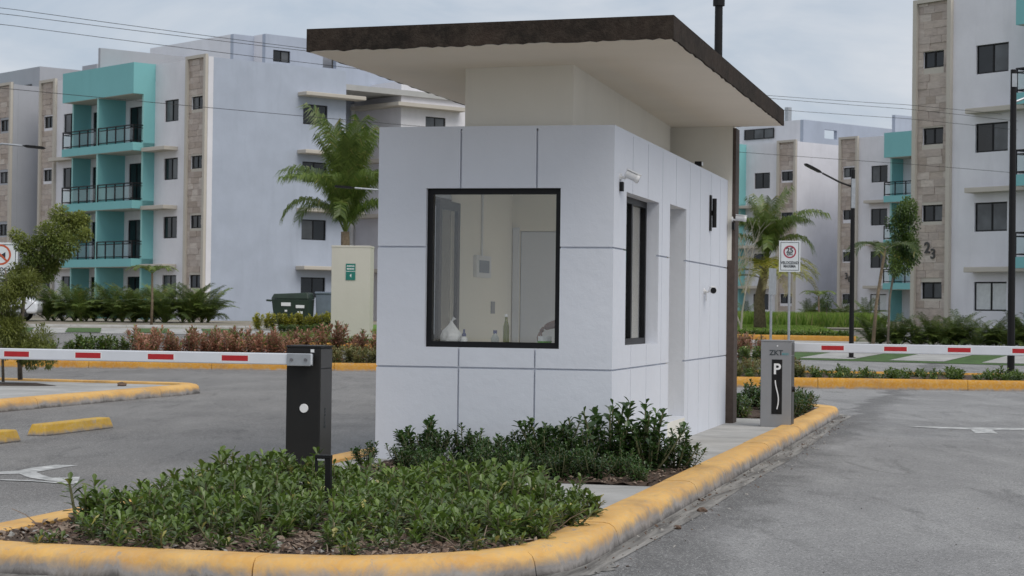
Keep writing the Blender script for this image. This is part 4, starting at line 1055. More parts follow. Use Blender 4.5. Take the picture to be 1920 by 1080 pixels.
topsM = [2.98, 5.86, 8.72, 11.62]
bm1 = thing('apartment_building', 'distant white block with plain gable behind the right palm', 'apartment building', (19.895, 142, 0), angL, 'apartment buildings of the estate')
cfgM = dict(strips=[(.03, 1.80)], wins=[(2.55, 4.02)], balc=(4.85, 12.4), canopies=[(2.4, 4.84, .8)], doors=[(6.7, 8.1), (10.5, 12.0)], div=8.6)
facade(bm1, 1, topsM, .9, 13.7, 12.4, cfgM, False, 71)
gwall(bm1, 0, -.305, -9.5, .9, 13.68, [], 'white')
gwall(bm1, 2.0, -2.9, -16, 13, 15.55, [(-6.6, -5.2, 14.35, 15.0)], 'gable', 'penthouse_wall'); MB().box(2.301, 11, -3.2, -2.9, 13, 15.55).build('penthouse_wall', M['white'], bm1)
window(bm1, (6.2, -2.82, 14.75), 2.9, .75, 0, 'triple')
MB().tube([(4.0, -3.5, 15.5), (4.0, -3.5, 16.6)], .25, 8).build('roof_vent', M['galv'], bm1)
MB().box(.31, 12.3, -15, -.35, 13.0, 13.2).build('roof', M['roofgrey'], bm1)
bm2 = thing('apartment_building', 'distant white block numbered 30 with teal balconies beside block 23', 'apartment building', (22.40, 139, 0), angR, 'apartment buildings of the estate')
cfgN = dict(strips=[(.0, 1.78)], wins=[(2.93, 4.42)], balc=(5.3, 13.0), canopies=[(2.75, 5.28, .55)], doors=[(7.3, 8.7), (10.8, 12.2)], div=9.2, proj=1.3, curtain=True)
facade(bm2, -1, topsM, .9, 13.6, 14.0, cfgN, False, 91)
text('house_number', '3', .60, M['charcoal_side'], bm2, (.78, -.075, 4.20), (R(90), 0, 0), .02, bold=.012); text('house_number', '0', .55, M['charcoal_side'], bm2, (1.10, -.075, 3.97), (R(90), 0, 0), .02, bold=.012)
MB().box(.31, 14, .35, 12, 13.0, 13.2).build('roof', M['roofgrey'], bm2)
MB().box(0, .3, .31, 12, .9, 13.6).build('wall', M['gable'], bm2)
mb = MB(); mb.box(1.5, 1.8, 3.5, 14, 13.2, 15.4); mb.build('penthouse_wall', M['gable'], bm2)

# ------------------------------------------------------------------ rubbish bins, planter, car
t_ = thing('rubbish_skip', 'big dark green rubbish container with white stickers by the pale gable', 'rubbish container', ongr(-9.95, 84), R(-8))
mb = MB(); mb.prism([(.12, 0, .12), (1.52, 0, .12), (1.52, 1.0, .12), (.12, 1.0, .12)], [(0, -.06, 1.05), (1.56, -.06, 1.05), (1.56, 1.06, 1.05), (0, 1.06, 1.05)]); mb.build('body', M['bin_green'], t_, bevel=.03)
mb = MB(); mb.prism([(-.02, -.08, 1.055), (1.58, -.08, 1.055), (1.58, 1.08, 1.055), (-.02, 1.08, 1.055)], [(.08, .0, 1.24), (1.50, .0, 1.30), (1.50, 1.0, 1.30), (.08, 1.0, 1.24)]); mb.build('lid', M['bin_green'], t_, bevel=.03)
MB().tube([(-.02, -.05, .98), (-.20, -.05, 1.0), (-.20, 1.0, 1.0), (-.02, 1.0, .98)], .035, 8).build('lift_handle', M['bin_green'], t_)
for i, (x, z, w, h) in enumerate(((.62, .86, .40, .13), (.62, .62, .1, .07), (1.22, .78, .36, .11), (1.22, .56, .22, .09))): MB().box(x-w/2, x+w/2, -.06-.004+(.85-z)*-.0+.0, -.052 if z > .7 else -.03, z-h/2, z+h/2).build('sticker', M['plastic_white'], t_)
for x in (.3, 1.35):
    for y in (.15, .85): MB().lathe([(.09, -.03), (.09, .03)], 12, c=(x, y, .09), axis='x').build('wheel', M['tyre'], t_)
t_.scale = (1, 1, 1.12)
t_ = thing('rubbish_bin', 'grey wheeled rubbish bin right of the dark green container', 'rubbish bin', ongr(-8.2, 84.6), R(-5))
mb = MB(); mb.prism([(.04, .04, .1), (.62, .04, .1), (.62, .62, .1), (.04, .62, .1)], [(0, 0, 1.06), (.68, 0, 1.06), (.68, .68, 1.06), (0, .68, 1.06)]); mb.build('body', M['bin_grey'], t_, bevel=.03)
MB().box(-.03, .71, -.04, .72, 1.062, 1.14).build('lid', M['bin_grey'], t_, bevel=.03)
MB().tube([(.0, .74, 1.06), (.0, .80, 1.06), (.68, .80, 1.06), (.68, .74, 1.06)], .02).build('handle', M['bin_grey'], t_)
for x in (.06, .60): MB().lathe([(.1, -.03), (.1, .03)], 12, c=(x, .60, .1), axis='x').build('wheel', M['tyre'], t_)
t_.scale = (1.1, 1, 1.3)
t_ = thing('rubbish_bin', 'darker grey rubbish bin half hidden behind the cream pillar', 'rubbish bin', ongr(-7.42, 85.0), R(-5))
mb = MB(); mb.prism([(.04, .04, .1), (.82, .04, .1), (.82, .82, .1), (.04, .82, .1)], [(0, 0, 1.12), (.88, 0, 1.12), (.88, .88, 1.12), (0, .88, 1.12)]); mb.build('body', M['barrier_grey'], t_, bevel=.03)
MB().box(-.03, .91, -.04, .92, 1.122, 1.2).build('lid', M['bin_grey'], t_, bevel=.03)
t_ = thing('planter_box', 'long white planter with greenery beside block 23', 'planter', ongr(14.3, 77.5), R(-8))
MB().wall(0, 1.6, 0, .42, 0, .05, []).build('front', M['white'], t_); MB().box(0, 1.6, .05, .5, 0, .38).build('box', M['white'], t_)
car = thing('parked_car', 'white car parked at the left behind the leafy tree', 'car', ongr(-22.5, 87.5), R(4))
side = [(-2.1, .35), (-2.15, .75), (-2.0, 1.0), (-1.5, 1.08), (-.95, 1.5), (.35, 1.55), (1.05, 1.1), (1.75, 1.0), (2.1, .8), (2.15, .5), (2.05, .32)]
mb = MB(); mb.prism([(x, -.85, z) for x, z in side], [(x, .85, z) for x, z in side]); mb.build('body', M['carpaint'], car, bevel=.09)
for sy in (-.86, .86):
    mb = MB(); mb.face([(-1.3, sy*1.003, 1.1), (.85, sy*1.003, 1.12), (.28, sy*1.003, 1.46), (-.9, sy*1.003, 1.42)]); mb.build('side_window', M['carglass'], car)
    for x in (-1.35, 1.35):
        w_ = MB().lathe([(.30, -.1), (.33, -.08), (.33, .08), (.30, .1)], 20, axis='y').build('wheel', M['tyre'], car); w_.location = (x, sy*.93, .33)
        MB().lathe([(.19, -.105), (.2, .105)], 14, axis='y').build('rim', M['galv'], w_)
    MB().box(2.0, 2.14, sy*.6-.14, sy*.6+.14, .72, .84).build('headlight', M['sign_white'], car, bevel=.02)

# ------------------------------------------------------------------ plants
def leaf(mb, base, d, up, L_, w, droop=.15):
    """one folded leaf: four triangles"""
    d = d.normalized(); s = d.cross(up)
    if s.length < 1e-3: s = d.orthogonal()
    s.normalize(); n = s.cross(d)
    mid = base+d*L_*.66; tip = base+d*L_-n*L_*droop; b = len(mb.v)
    mb.v += [tuple(base), tuple(mid+s*w*.5+n*w*.12), tuple(mid-n*w*.04), tuple(mid-s*w*.5+n*w*.12), tuple(tip)]
    for f in ((0, 1, 2), (0, 2, 3), (1, 4, 2), (2, 4, 3)): mb.f.append(tuple(b+i for i in f)); mb.t.append(mb.cur)
def obleaf(mb, base, d, up, L_, w, droop=.15):
    """blunt spoon-shaped leaf: six triangles round a sunken midrib"""
    d = d.normalized(); s = d.cross(up)
    if s.length < 1e-3: s = d.orthogonal()
    s.normalize(); n = s.cross(d); b = len(mb.v)
    q = lambda t_, x, z: tuple(base+d*L_*t_+s*x*w+n*(z*w-droop*L_*t_*t_))
    mb.v += [tuple(base), q(.48, .30, .06), q(.80, .5, .10), q(1.0, .12, .0), q(1.0, -.12, .0), q(.80, -.5, .10), q(.48, -.30, .06), q(.62, 0, -.05)]
    for f in ((0, 1, 7), (1, 2, 7), (2, 3, 7), (3, 4, 7), (4, 5, 7), (5, 6, 7), (6, 0, 7)): mb.f.append(tuple(b+i for i in f)); mb.t.append(mb.cur)
GA = 2.39996
def shrub(seed, h, spread, nst, nl, ll, lw, low=.25, tintb=0.0, base_r=.05, blunt=False):
    rs = random.Random(seed); lv = MB(); st = MB()
    for k in range(nst):
        az = rs.uniform(0, 6.283); tilt = rs.uniform(.05, 1)*spread; H_ = h*rs.uniform(.6, 1.05)
        p0 = Vector((math.cos(az)*base_r*rs.random(), math.sin(az)*base_r*rs.random(), -.03)); o = Vector((math.cos(az), math.sin(az), 0))
        pts = []; p = p0.copy(); seg = 5
        for i in range(seg+1):
            pts.append(p.copy()); bend = tilt*(1-.45*i/seg)+rs.uniform(-.08, .08)
            p = p+(o*math.sin(bend)+Vector((0, 0, math.cos(bend))))*(H_/seg)
        st.tube(pts, [.006+.004*(1-i/seg) for i in range(seg+1)], 5)
        ph = rs.uniform(0, 6.28)
        for i in range(nl):
            u_ = low+(1-low)*(i/(nl-1))**.75; x = u_*seg; a = min(seg-1, int(x)); q = pts[a].lerp(pts[a+1], x-a); ax = (pts[a+1]-pts[a]).normalized()
            ph += GA+rs.uniform(-.3, .3); e1 = ax.orthogonal().normalized(); e2 = ax.cross(e1)
            rad = e1*math.cos(ph)+e2*math.sin(ph); el = .12+.95*u_**3+rs.uniform(-.25, .25)
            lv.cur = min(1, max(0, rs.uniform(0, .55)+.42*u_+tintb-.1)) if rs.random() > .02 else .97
            sz = ll*rs.uniform(.65, 1.1)*(1 if u_ < .93 else .75)
            (obleaf if blunt else leaf)(lv, q, rad*math.cos(el)+ax*math.sin(el), Vector((0, 0, 1)), sz, lw*sz/ll, rs.uniform(.02, .28))
    return lv, st
_sh = {}
def shrub_protos(key, n, mat, *a, **k):
    _sh[key] = []
    for i in range(n):
        lv, st = shrub(hash(key) % 1000 if False else sum(map(ord, key))*7+i*13, *a, **k)
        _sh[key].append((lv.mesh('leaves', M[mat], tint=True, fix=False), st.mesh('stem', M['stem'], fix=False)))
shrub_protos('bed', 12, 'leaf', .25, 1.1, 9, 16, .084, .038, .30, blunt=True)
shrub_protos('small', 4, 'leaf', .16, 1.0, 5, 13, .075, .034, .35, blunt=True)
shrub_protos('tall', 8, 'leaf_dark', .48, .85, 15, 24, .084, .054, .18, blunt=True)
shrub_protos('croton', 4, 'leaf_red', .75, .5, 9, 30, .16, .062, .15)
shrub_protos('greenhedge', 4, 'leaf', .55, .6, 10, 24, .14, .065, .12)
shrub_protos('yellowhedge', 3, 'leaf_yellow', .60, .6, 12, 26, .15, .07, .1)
rsh = random.Random(99)
def put_shrub(key, loc, sc, label, group, cat='shrub', rz=None, nm='shrub'):
    lm, sm = rsh.choice(_sh[key])
    o = link(nm, lm, None, loc, rsh.uniform(0, 6.28) if rz is None else rz, sc); tag(o, label, cat, group); link('stem', sm, o); return o
# the rounded front bed
pts = []
tries = 0
while tries < 9000 and len(pts) < 138:
    tries += 1; u_, v_ = rsh.uniform(-2.3, .75), rsh.uniform(-7.3, -2.95)
    if not in_front(u_, v_): continue
    if -2.45 < u_ < -1.85 and v_ > -2.6: continue
    if abs(u_+1.08-.10*(v_+4.6)) < .17 and -5.75 < v_ < -4.3: continue
    edge = v_+7.32                                     # distance from the front kerb
    if edge < .6 and rsh.random() < .86: continue
    if edge < 1.2 and rsh.random() < .52: continue
    if u_ < -2.12 and v_ < -4.6: continue
    if u_ < -1.9 and v_ < -6.3: continue
    dmin = .235 if edge > 1.0 else .27
    if all((a-u_)**2+(b-v_)**2 > dmin**2 for a, b in pts): pts.append((u_, v_))
for (a, b) in pts:
    e = b+7.32; left = a < -1.0; far = b > -4.6
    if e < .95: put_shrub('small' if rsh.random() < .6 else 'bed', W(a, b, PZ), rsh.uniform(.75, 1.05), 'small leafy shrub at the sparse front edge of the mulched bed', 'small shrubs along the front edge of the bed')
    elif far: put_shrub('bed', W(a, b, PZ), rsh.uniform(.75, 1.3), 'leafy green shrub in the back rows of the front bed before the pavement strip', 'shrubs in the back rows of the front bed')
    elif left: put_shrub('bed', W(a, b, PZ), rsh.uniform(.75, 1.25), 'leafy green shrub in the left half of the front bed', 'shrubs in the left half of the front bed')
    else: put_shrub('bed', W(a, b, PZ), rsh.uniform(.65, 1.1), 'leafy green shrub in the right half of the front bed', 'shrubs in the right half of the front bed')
# shrubs against the guardhouse wall
for (a, b, sc, lab) in ((-1.62, -.45, .95, 'lone taller dark shrub at the left end of the guardhouse wall'), (.10, -.55, 1.35, 'tallest dark shrub at the front right corner of the guardhouse'), (.34, -.32, 1.22, 'tall dark shrub just right of the guardhouse corner'),
                        (.62, -.28, .80, 'low round shrub nearest the kerb at the guardhouse corner'), (.70, .02, .5, 'small sprig of shrub overhanging the pavement by the kerb'), (-.45, -.40, 1.05, 'upright dark shrub in front of the right wall joint')):
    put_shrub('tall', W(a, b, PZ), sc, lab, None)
wp = [(-.58, -.55), (-.40, -.80), (-.62, -1.0), (-.30, -.35), (-.05, -.9), (.2, -.75), (.45, -.62), (-1.45, -.6), (-1.15, -.4), (-.98, -.75), (-.72, -.42), (-.2, -.5), (-.85, -1.2), (-1.3, -1.15)]
while len(wp) < 40:
    u_, v_ = rsh.uniform(-1.75, .66), rsh.uniform(-1.85, -.22)
    if u_ < -1.3 and v_ < -1.2 and rsh.random() < .5: continue
    if all((a-u_)**2+(b-v_)**2 > .2**2 for a, b in wp): wp.append((u_, v_))
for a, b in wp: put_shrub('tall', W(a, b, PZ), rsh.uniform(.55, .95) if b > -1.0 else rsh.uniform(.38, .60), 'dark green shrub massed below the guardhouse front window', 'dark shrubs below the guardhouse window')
for k in range(16):
    put_shrub('tall' if k % 2 else 'bed', W(rsh.uniform(-.3, .70), rsh.uniform(8.9, 12.0), PZ), rsh.uniform(.65, .95), 'leafy shrub in the bed behind the guardhouse beside the grey barrier', 'shrubs behind the guardhouse')
for a, b, sc in ((.62, 8.95, .85), (.66, 9.5, .75), (.55, 10.1, .8), (.68, 10.6, .7), (.5, 11.2, .7), (.60, 11.6, .6)): put_shrub('tall', W(a, b, PZ), sc, 'leafy shrub just right of the grey barrier at the rear tip of the island', 'shrubs right of the grey barrier')
put_shrub('bed', W(-2.25, -1.75, PZ), .9, 'green shrub standing right behind the charcoal barrier cabinet', None)
put_shrub('tall', W(-1.98, -.95, PZ), .5, 'low shrub between the charcoal barrier and the guardhouse corner', None)
# mulch chips, stones, litter: far too many to count
def scatter(name, n, fn, mats, s0, s1, zbase, label, seed):
    rs = random.Random(seed); mbs = [MB() for _ in mats]
    for _ in range(n):
        u_, v_ = fn(rs); p = W(u_, v_, zbase+rs.uniform(0, .02)); s_ = rs.uniform(s0, s1)*rs.choice((.5, .7, 1))
        E_ = Euler((rs.uniform(-.7, .7), rs.uniform(-.7, .7), rs.uniform(0, 6.28))).to_matrix(); mb = rs.choice(mbs)
        pts_ = [p+E_ @ Vector((s_*a*rs.uniform(.6, 1), s_*b*rs.uniform(.3, .6), c*s_*.25)) for a, b, c in ((-.5, -.5, 0), (.5, -.5, 0), (.5, .5, .0), (-.5, .5, 0))]
        top_ = p+E_ @ Vector((0, 0, s_*.28)); b = len(mb.v); mb.v += [tuple(q) for q in pts_]+[tuple(top_)]
        for f in ((0, 1, 4), (1, 2, 4), (2, 3, 4), (3, 0, 4)): mb.f.append(tuple(b+i for i in f)); mb.t.append(.5)
    for i, (mb, mt_) in enumerate(zip(mbs, mats)): tag(mb.build(name, M[mt_], fix=False), label, None, None, 'stuff')
M['chip'] = plain('mulch_chip', (.13, .085, .06), .9, 0, .4, 40, 0, 'Object')
M['chip2'] = plain('pale_mulch_chip', (.25, .19, .145), .9, 0, .3, 40)
M['pebble'] = plain('grey_pebble', (.34, .325, .30), .85, 0, .25, 30)
def f_front(rs):
    while True:
        q = rs.uniform(-2.36, .77), rs.uniform(-7.33, -3.0)
        if in_front(*q): return q
scatter('mulch_chips', 5200, f_front, ['chip', 'chip2'], .03, .075, PZ+.012, 'loose bark mulch and dry leaves on the front bed', 1)
scatter('bed_pebbles', 260, f_front, ['pebble'], .03, .075, PZ+.01, 'pale pebbles scattered on the front bed', 2)
scatter('wall_mulch', 900, lambda rs: (rs.uniform(-1.9, .72), rs.uniform(-2.0, -.05)), ['chip', 'chip2'], .03, .06, PZ+.012, 'loose bark mulch under the wall shrubs', 3)
scatter('gutter_grit', 420, lambda rs: (1.08+abs(rs.gauss(0, .16)), rs.uniform(-7, 12.5)), ['pebble', 'chip'], .012, .045, .012, 'grit and dry leaves gathered in the gutter', 4)
scatter('road_grit', 260, lambda rs: (1.2+rs.uniform(0, 4), rs.uniform(-7, 10)), ['pebble', 'chip'], .008, .022, .008, 'small grit scattered over the right lane', 6)
def twigs(name, n, fn, z, lab, seed):
    rs = random.Random(seed); mb = MB()
    for _ in range(n):
        u_, v_ = fn(rs); p = W(u_, v_, z); a = rs.uniform(0, 6.28); l_ = rs.uniform(.06, .22); d = Vector((math.cos(a), math.sin(a), rs.uniform(0, .7)))
        mb.tube([p, p+d*l_*.5+Vector((0, 0, .015)), p+d*l_], [.0035, .003, .002], 4)
    tag(mb.build(name, M['chip2'], fix=False), lab, None, None, 'stuff')
twigs('dry_twigs', 240, f_front, PZ+.01, 'dry twigs and dead stems lying through the front bed', 12)
def rock(name, loc, s_, lab, mat='chip'):
    bm = bmesh.new(); bmesh.ops.create_icosphere(bm, subdivisions=2, radius=s_); rs = random.Random(int(s_*1e4))
    for v in bm.verts: v.co *= rs.uniform(.75, 1.1); v.co.z *= .6
    me = bpy.data.meshes.new(name); bm.to_mesh(me); bm.free(); me.materials.append(M[mat]); tag(link(name, me, None, loc), lab, 'stone'); 
rock('stone', W(1.22, -2.75, .02), .04, 'dark clod of earth lying in the gutter halfway along the kerb')
rock('stone', W(1.24, -4.0, .018), .03, 'smaller brown clod in the gutter nearer the viewer')
rock('stone', W(-11.2, 14.2, .15), .09, 'brown stone on the left island pavement near its tip')
o = MB().tube([(0, 0, 0), (.12, .03, .035), (.27, .02, .03), (.4, .07, 0)], [.008, .007, .006, .004], 6).build('twig', M['bark'], loc=W(.05, -5.35, PZ+.03)); tag(o, 'bare dry twig lying across the mulch in the front bed', 'twig')

# hedges and ground cover along the cross street and beyond
def row(key, n, x0, x1, y0, y1, s0, s1, lab, grp, dz=.16, slope=0.0, seed=1, nm='shrub'):
    rs = random.Random(seed)
    for k in range(n):
        x = x0+(x1-x0)*(k+rs.uniform(.1, .9))/n; y = rs.uniform(y0, y1)+slope*(x-x0); put_shrub(key, (x, y, zg(x, y)+dz-.02), rs.uniform(s0, s1), lab, grp, nm=nm)
def cover(name, n, x0, x1, y0, y1, s0, s1, lab, dz, slope, seed, mat='leaf', src=None):
    rs = random.Random(seed); big = MB()
    for k in range(n):
        x = x0+(x1-x0)*(k+rs.random())/n; y = rs.uniform(y0, y1)+slope*(x-x0); sc = rs.uniform(s0, s1); mt_ = Matrix.Translation((x, y, zg(x, y)+dz-.02)) @ Matrix.Rotation(rs.uniform(0, 6.28), 4, 'Z') @ Matrix.Scale(sc, 4)
        lv = rs.choice(src or _covers); b = len(big.v); big.v += [tuple(mt_ @ Vector(v)) for v in lv.v]; big.f += [tuple(b+i for i in f) for f in lv.f]; big.t += lv.t
    tag(big.build(name, M[mat], fix=False, tint=True), lab, None, None, 'stuff')
_hedge = [shrub(800+i, .55, .55, 9, 24, .14, .062, .12)[0] for i in range(4)]
_covers = [shrub(700+i, .24, .9, 7, 14, .12, .055, .1)[0] for i in range(5)]
row('croton', 40, -9.3, -5.1, 48.6, 50.8, .8, 1.2, 'reddish brown croton bush in the clipped row behind the striped arm', 'red croton bushes across the left street', seed=1)
row('greenhedge', 24, -12.6, -9.2, 48.4, 50.6, .7, 1.15, 'bright green bush in the strip left of the red crotons', 'green bushes across the left street', seed=2)
cover('left_strip_hedge', 16, -20, -12.5, 48.4, 51, .8, 1.2, 'green bushes massed behind the leafy tree at the left', .16, 0, 3, 'leaf', _hedge)
cover('mottled_ground_cover', 30, -5.2, -2.9, 48.6, 51, .55, .9, 'mottled yellow green planting in the strip next to the guardhouse', .16, 0, 4, 'leaf_mix', _hedge)
row('croton', 7, -5.0, -3.1, 51.2, 52.2, .9, 1.3, 'thin dark red croton rising in front of the cream pillar', 'thin crotons before the cream pillar', seed=5)
row('yellowhedge', 16, -10.4, -6.6, 80.6, 81.8, .8, 1.1, 'yellow bush in the low hedge before the rubbish containers', 'yellow bushes before the rubbish containers', .1, seed=6)
cover('low_hedge', 22, -8.6, -5.6, 75, 76, .55, .75, 'low clipped green hedge on the left lawn', .1, 0, 7, 'leaf', _hedge)
cover('left_border_ground_cover', 46, -8.2, -4.6, 65.2, 66, .9, 1.2, 'low border plants just behind the left lawn kerb', .1, 0, 8)
cover('right_strip_ground_cover', 190, 3.6, 17, 41.6, 45.6, .6, 1.05, 'low green ground cover in the right planting strip', .16, -.055, 9)
cover('right_mottled_ground_cover', 26, 3.8, 6.4, 41.6, 45, .5, .8, 'mottled low planting left of the grey barrier in the right strip', .16, -.05, 10, 'leaf_mix', _hedge)
row('croton', 20, 5.0, 7.6, 59, 62.5, .8, 1.15, 'orange red croton bush across the right street beside the roof post', 'red croton bushes across the right street', .05, seed=11)
row('greenhedge', 10, 5.0, 7.6, 56, 58, .7, 1.0, 'green bush in front of the red crotons at the right', 'green bushes before the right crotons', .05, seed=12)
cover('right_lawn_ground_cover', 60, 7, 13.2, 79.4, 80.2, .9, 1.3, 'low border plants along the right lawn kerb', .1, -.17, 13)
row('greenhedge', 6, 13.6, 15.6, 77.6, 77.8, .5, .7, 'leafy plant growing in the white planter box', 'plants in the planter box', .36, seed=14)

# grass tufts on the right lawn and the rough grass behind it
def grass(name, n, x0, x1, y0, y1, h0, h1, lab, seed, slope=0):
    rs = random.Random(seed); mb = MB()
    for _ in range(n):
        x = rs.uniform(x0, x1); y = rs.uniform(y0, y1)+slope*(x-x0); z = zg(x, y)+.1; h = rs.uniform(h0, h1); a = rs.uniform(0, 6.28); dx, dy = math.cos(a)*h*.35, math.sin(a)*h*.35; w = .02+.03*h; mb.cur = rs.random()
        mb.face([(x-w, y, z), (x+w, y, z), (x+dx, y+dy, z+h)])
    tag(mb.build(name, M['grass'], fix=False, tint=True), lab, None, None, 'stuff')
grass('rough_grass', 26000, 4, 17, 92, 101, .3, .75, 'long rough grass behind the right lawn', 1)
grass('lawn_grass', 30000, 2, 13.4, 80, 93, .05, .12, 'short mown grass of the right lawn', 2, -.17)
grass('left_lawn_grass', 14000, -8.3, -4.2, 65.5, 80, .05, .12, 'short mown grass of the left lawn', 3)

# palms
def frond(seed, Lf, el, curve, ll, n=34, mat='frond', wid=.045, droop=.5, tw=0):
    rs = random.Random(seed); mb = MB(); p = Vector((0, 0, 0)); a = el; seg = 12; pts = []
    for i in range(seg+1):
        pts.append(p.copy()); p = p+Vector((math.cos(a), 0, math.sin(a)))*(Lf/seg); a -= curve/seg*(.4+1.2*i/seg)
    mb.cur = .85; mb.tube(pts, [.035*(1-.85*i/seg)*max(.5, Lf/3.5) for i in range(seg+1)], 5)
    for k in range(n):
        u_ = .16+.84*k/(n-1); x = u_*seg; i = min(seg-1, int(x)); q = pts[i].lerp(pts[i+1], x-i); t_ = (pts[i+1]-pts[i]).normalized(); up = Vector((0, 1, 0)).cross(t_)*-1
        if up.z < 0 and abs(t_.z) < .9: up = -up
        l_ = ll*(.55+.45*math.sin(min(1, u_*1.15)*math.pi*.85))*rs.uniform(.85, 1.1)
        for s_ in (-1, 1):
            d = (Vector((0, s_, 0))*1.0+t_*(.55+.5*u_)+up*rs.uniform(.05, .4)).normalized(); mb.cur = min(1, max(0, rs.gauss(.5, .22)))
            m1 = q+d*l_*.5; d2 = (d+Vector((0, 0, -1))*droop*rs.uniform(.7, 1.4)).normalized(); e_ = m1+d2*l_*.5
            w = t_*wid*.5; b = len(mb.v); mb.v += [tuple(q-w*.6), tuple(q+w*.6), tuple(m1+w), tuple(m1-w), tuple(e_)]
            mb.f += [(b, b+1, b+2, b+3), (b+3, b+2, b+4)]; mb.t += [mb.cur, mb.cur]
    return mb.mesh('frond', M[mat], tint=True, fix=False)
def palm(loc, lab, crown_z, trunk, fr, cat='palm tree', nm='palm_tree', grp=None):
    t_ = thing(nm, lab, cat, loc, 0, grp)
    if trunk: MB().tube(*trunk).build('trunk', M['palm_trunk'], t_, True)
    for me, az, sc, dz in fr:
        top = Vector(trunk[0][-1]) if trunk else Vector((0, 0, crown_z)); link('frond', me, t_, (top.x, top.y, top.z+dz), az, sc)
    return t_
F = {k: [frond(i*7+j, *a) for i in range(3)] for j, (k, a) in enumerate({
    'up': (4.3, 1.5, .7, 1.1, 80, 'frond', .05, 1.2), 'mid': (4.2, 1.36, 1.9, 1.1, 80, 'frond', .05, 1.6), 'low': (3.8, 1.2, 2.8, 1.05, 76, 'frond', .05, 1.8), 'hang': (3.0, .2, 1.3, .7, 40, 'frond', .07)}.items())}
FD = {k: [frond(i*11+j+50, *a) for i in range(3)] for j, (k, a) in enumerate({'up': (1.9, 1.38, 1.0, .40, 36, 'frond_dark', .032), 'mid': (1.8, 1.1, 1.5, .40, 36, 'frond_dark', .032), 'low': (1.6, .75, 1.7, .38, 34, 'frond_dark', .032)}.items())}
FA = {k: [frond(i*11+j+80, *a) for i in range(3)] for j, (k, a) in enumerate({'up': (1.9, 1.35, 1.1, .40, 36, 'frond', .032), 'mid': (1.7, 1.05, 1.6, .40, 36, 'frond', .032)}.items())}
FY = [frond(i+120, 2.2, .55, 1.9, .6, 30, mat='leaf_yellow') for i in range(2)]
FB = [frond(i+140, 2.4, .3, 1.7, .5, 26, mat='frond_dry') for i in range(2)]
rp_ = random.Random(21)
def pick(D, k): return rp_.choice(D[k])
fr = [(pick(F, 'up'), a, s_, 0) for a, s_ in ((2.7, 1.08), (.5, .85), (4.4, .9), (1.5, .85), (5.6, .85), (3.4, .8), (.0, .75), (4.9, .8), (2.1, .9), (1.0, .9), (5.2, .95))]+[(pick(F, 'mid'), a, s_, 0) for a, s_ in ((3.0, .78), (.15, .88), (3.9, .75), (5.3, .8), (1.0, .85), (2.6, .9), (4.5, .75), (2.0, .8), (5.8, .8))]+[(pick(F, 'low'), a, s_, -.1) for a, s_ in ((3.3, .78), (2.7, .7), (.3, .75), (4.7, .75), (5.9, .75), (1.6, .7))]
z0 = zg(0, 72)
palm(ongr(-5.95, 72), 'large young coconut palm behind the cream pillar with arching fronds', 0, ([(0, 0, -.1), (.05, 0, 1.5), (.0, 0, 4.25-z0)], [.24, .20, .15], 10), fr)
fr = [(pick(F, 'up'), a, s_*.8, 0) for a, s_ in ((1.9, .85), (.4, .95), (4.8, .8), (3.4, .8))]+[(pick(F, 'mid'), a, s_*.85, 0) for a, s_ in ((0.1, 1.0), (.5, .85), (3.1, .9), (4.0, .8), (5.4, .85), (2.2, .8), (.9, .8), (3.6, .85), (4.7, .8))]+[(pick(F, 'low'), a, .7, 0) for a in (3.4, 5.9, 4.6)]+[(rp_.choice(FY), a, 1.1, -.25-.1*(i%3)) for i, a in enumerate((3.6, 4.4, 5.2, 5.9, 4.9, .1, 3.2, 4.0, 5.5, 4.7))]+[(rp_.choice(FB), a, 1.05, -.5-.12*(i%3)) for i, a in enumerate((3.5, 4.2, 5.0, 5.8, .2, 2.9, 4.6))]
palm(ongr(10.55, 86), 'leaning palm with yellowing lower fronds behind the speed sign', 0, ([(0, 0, -.1), (-.05, 0, 1.4), (.25, 0, 2.95)], [.30, .22, .17], 10), fr)
t_ = thing('bare_shrub', 'leafless pale branching shrub beside the guardhouse roof post', 'shrub', ongr(9.5, 84))
rs = random.Random(8)
mb = MB()
def twig(p, d, l_, r_, n):
    q = p+d*l_; mb.tube([p, p.lerp(q, .5)+Vector((rs.uniform(-.05, .05), 0, rs.uniform(-.03, .05))), q], [r_, r_*.8, r_*.6], 5)
    if n:
        for _ in range(rs.choice((2, 3))): twig(q, (d+Vector((rs.uniform(-.8, .8), rs.uniform(-.5, .5), rs.uniform(-.1, .4)))).normalized(), l_*rs.uniform(.6, .85), r_*.62, n-1)
twig(Vector((0, 0, 0)), Vector((.1, 0, 1)).normalized(), 1.6, .05, 4); twig(Vector((.1, 0, 0)), Vector((-.35, .1, .9)).normalized(), 1.5, .045, 4)
mb.build('branches', plain('pale_bare_bark', (.42, .38, .32), .9), t_)
def areca(loc, lab, grp, sc, dark=.6):
    fr = []
    for k in range(18):
        D_ = FD if rp_.random() < dark else FA; kk = rp_.choice(('up', 'mid', 'mid', 'low') if D_ is FD else ('up', 'mid')); fr.append((pick(D_, kk), rp_.uniform(0, 6.28), sc*rp_.uniform(.75, 1.05), 0))
    return palm(loc, lab, -.05, None, fr, 'palm shrub', 'palm_shrub', grp)
for k in range(21):
    x = -20.3+k*.36*(1.0)+rp_.uniform(-.2, .2); y = 88.5+rp_.uniform(-1, 1); areca(ongr(x, y), 'bushy palm shrub in the dark row before the left balconies', 'palm shrubs before the left balconies', rp_.uniform(.85, 1.12), .5)
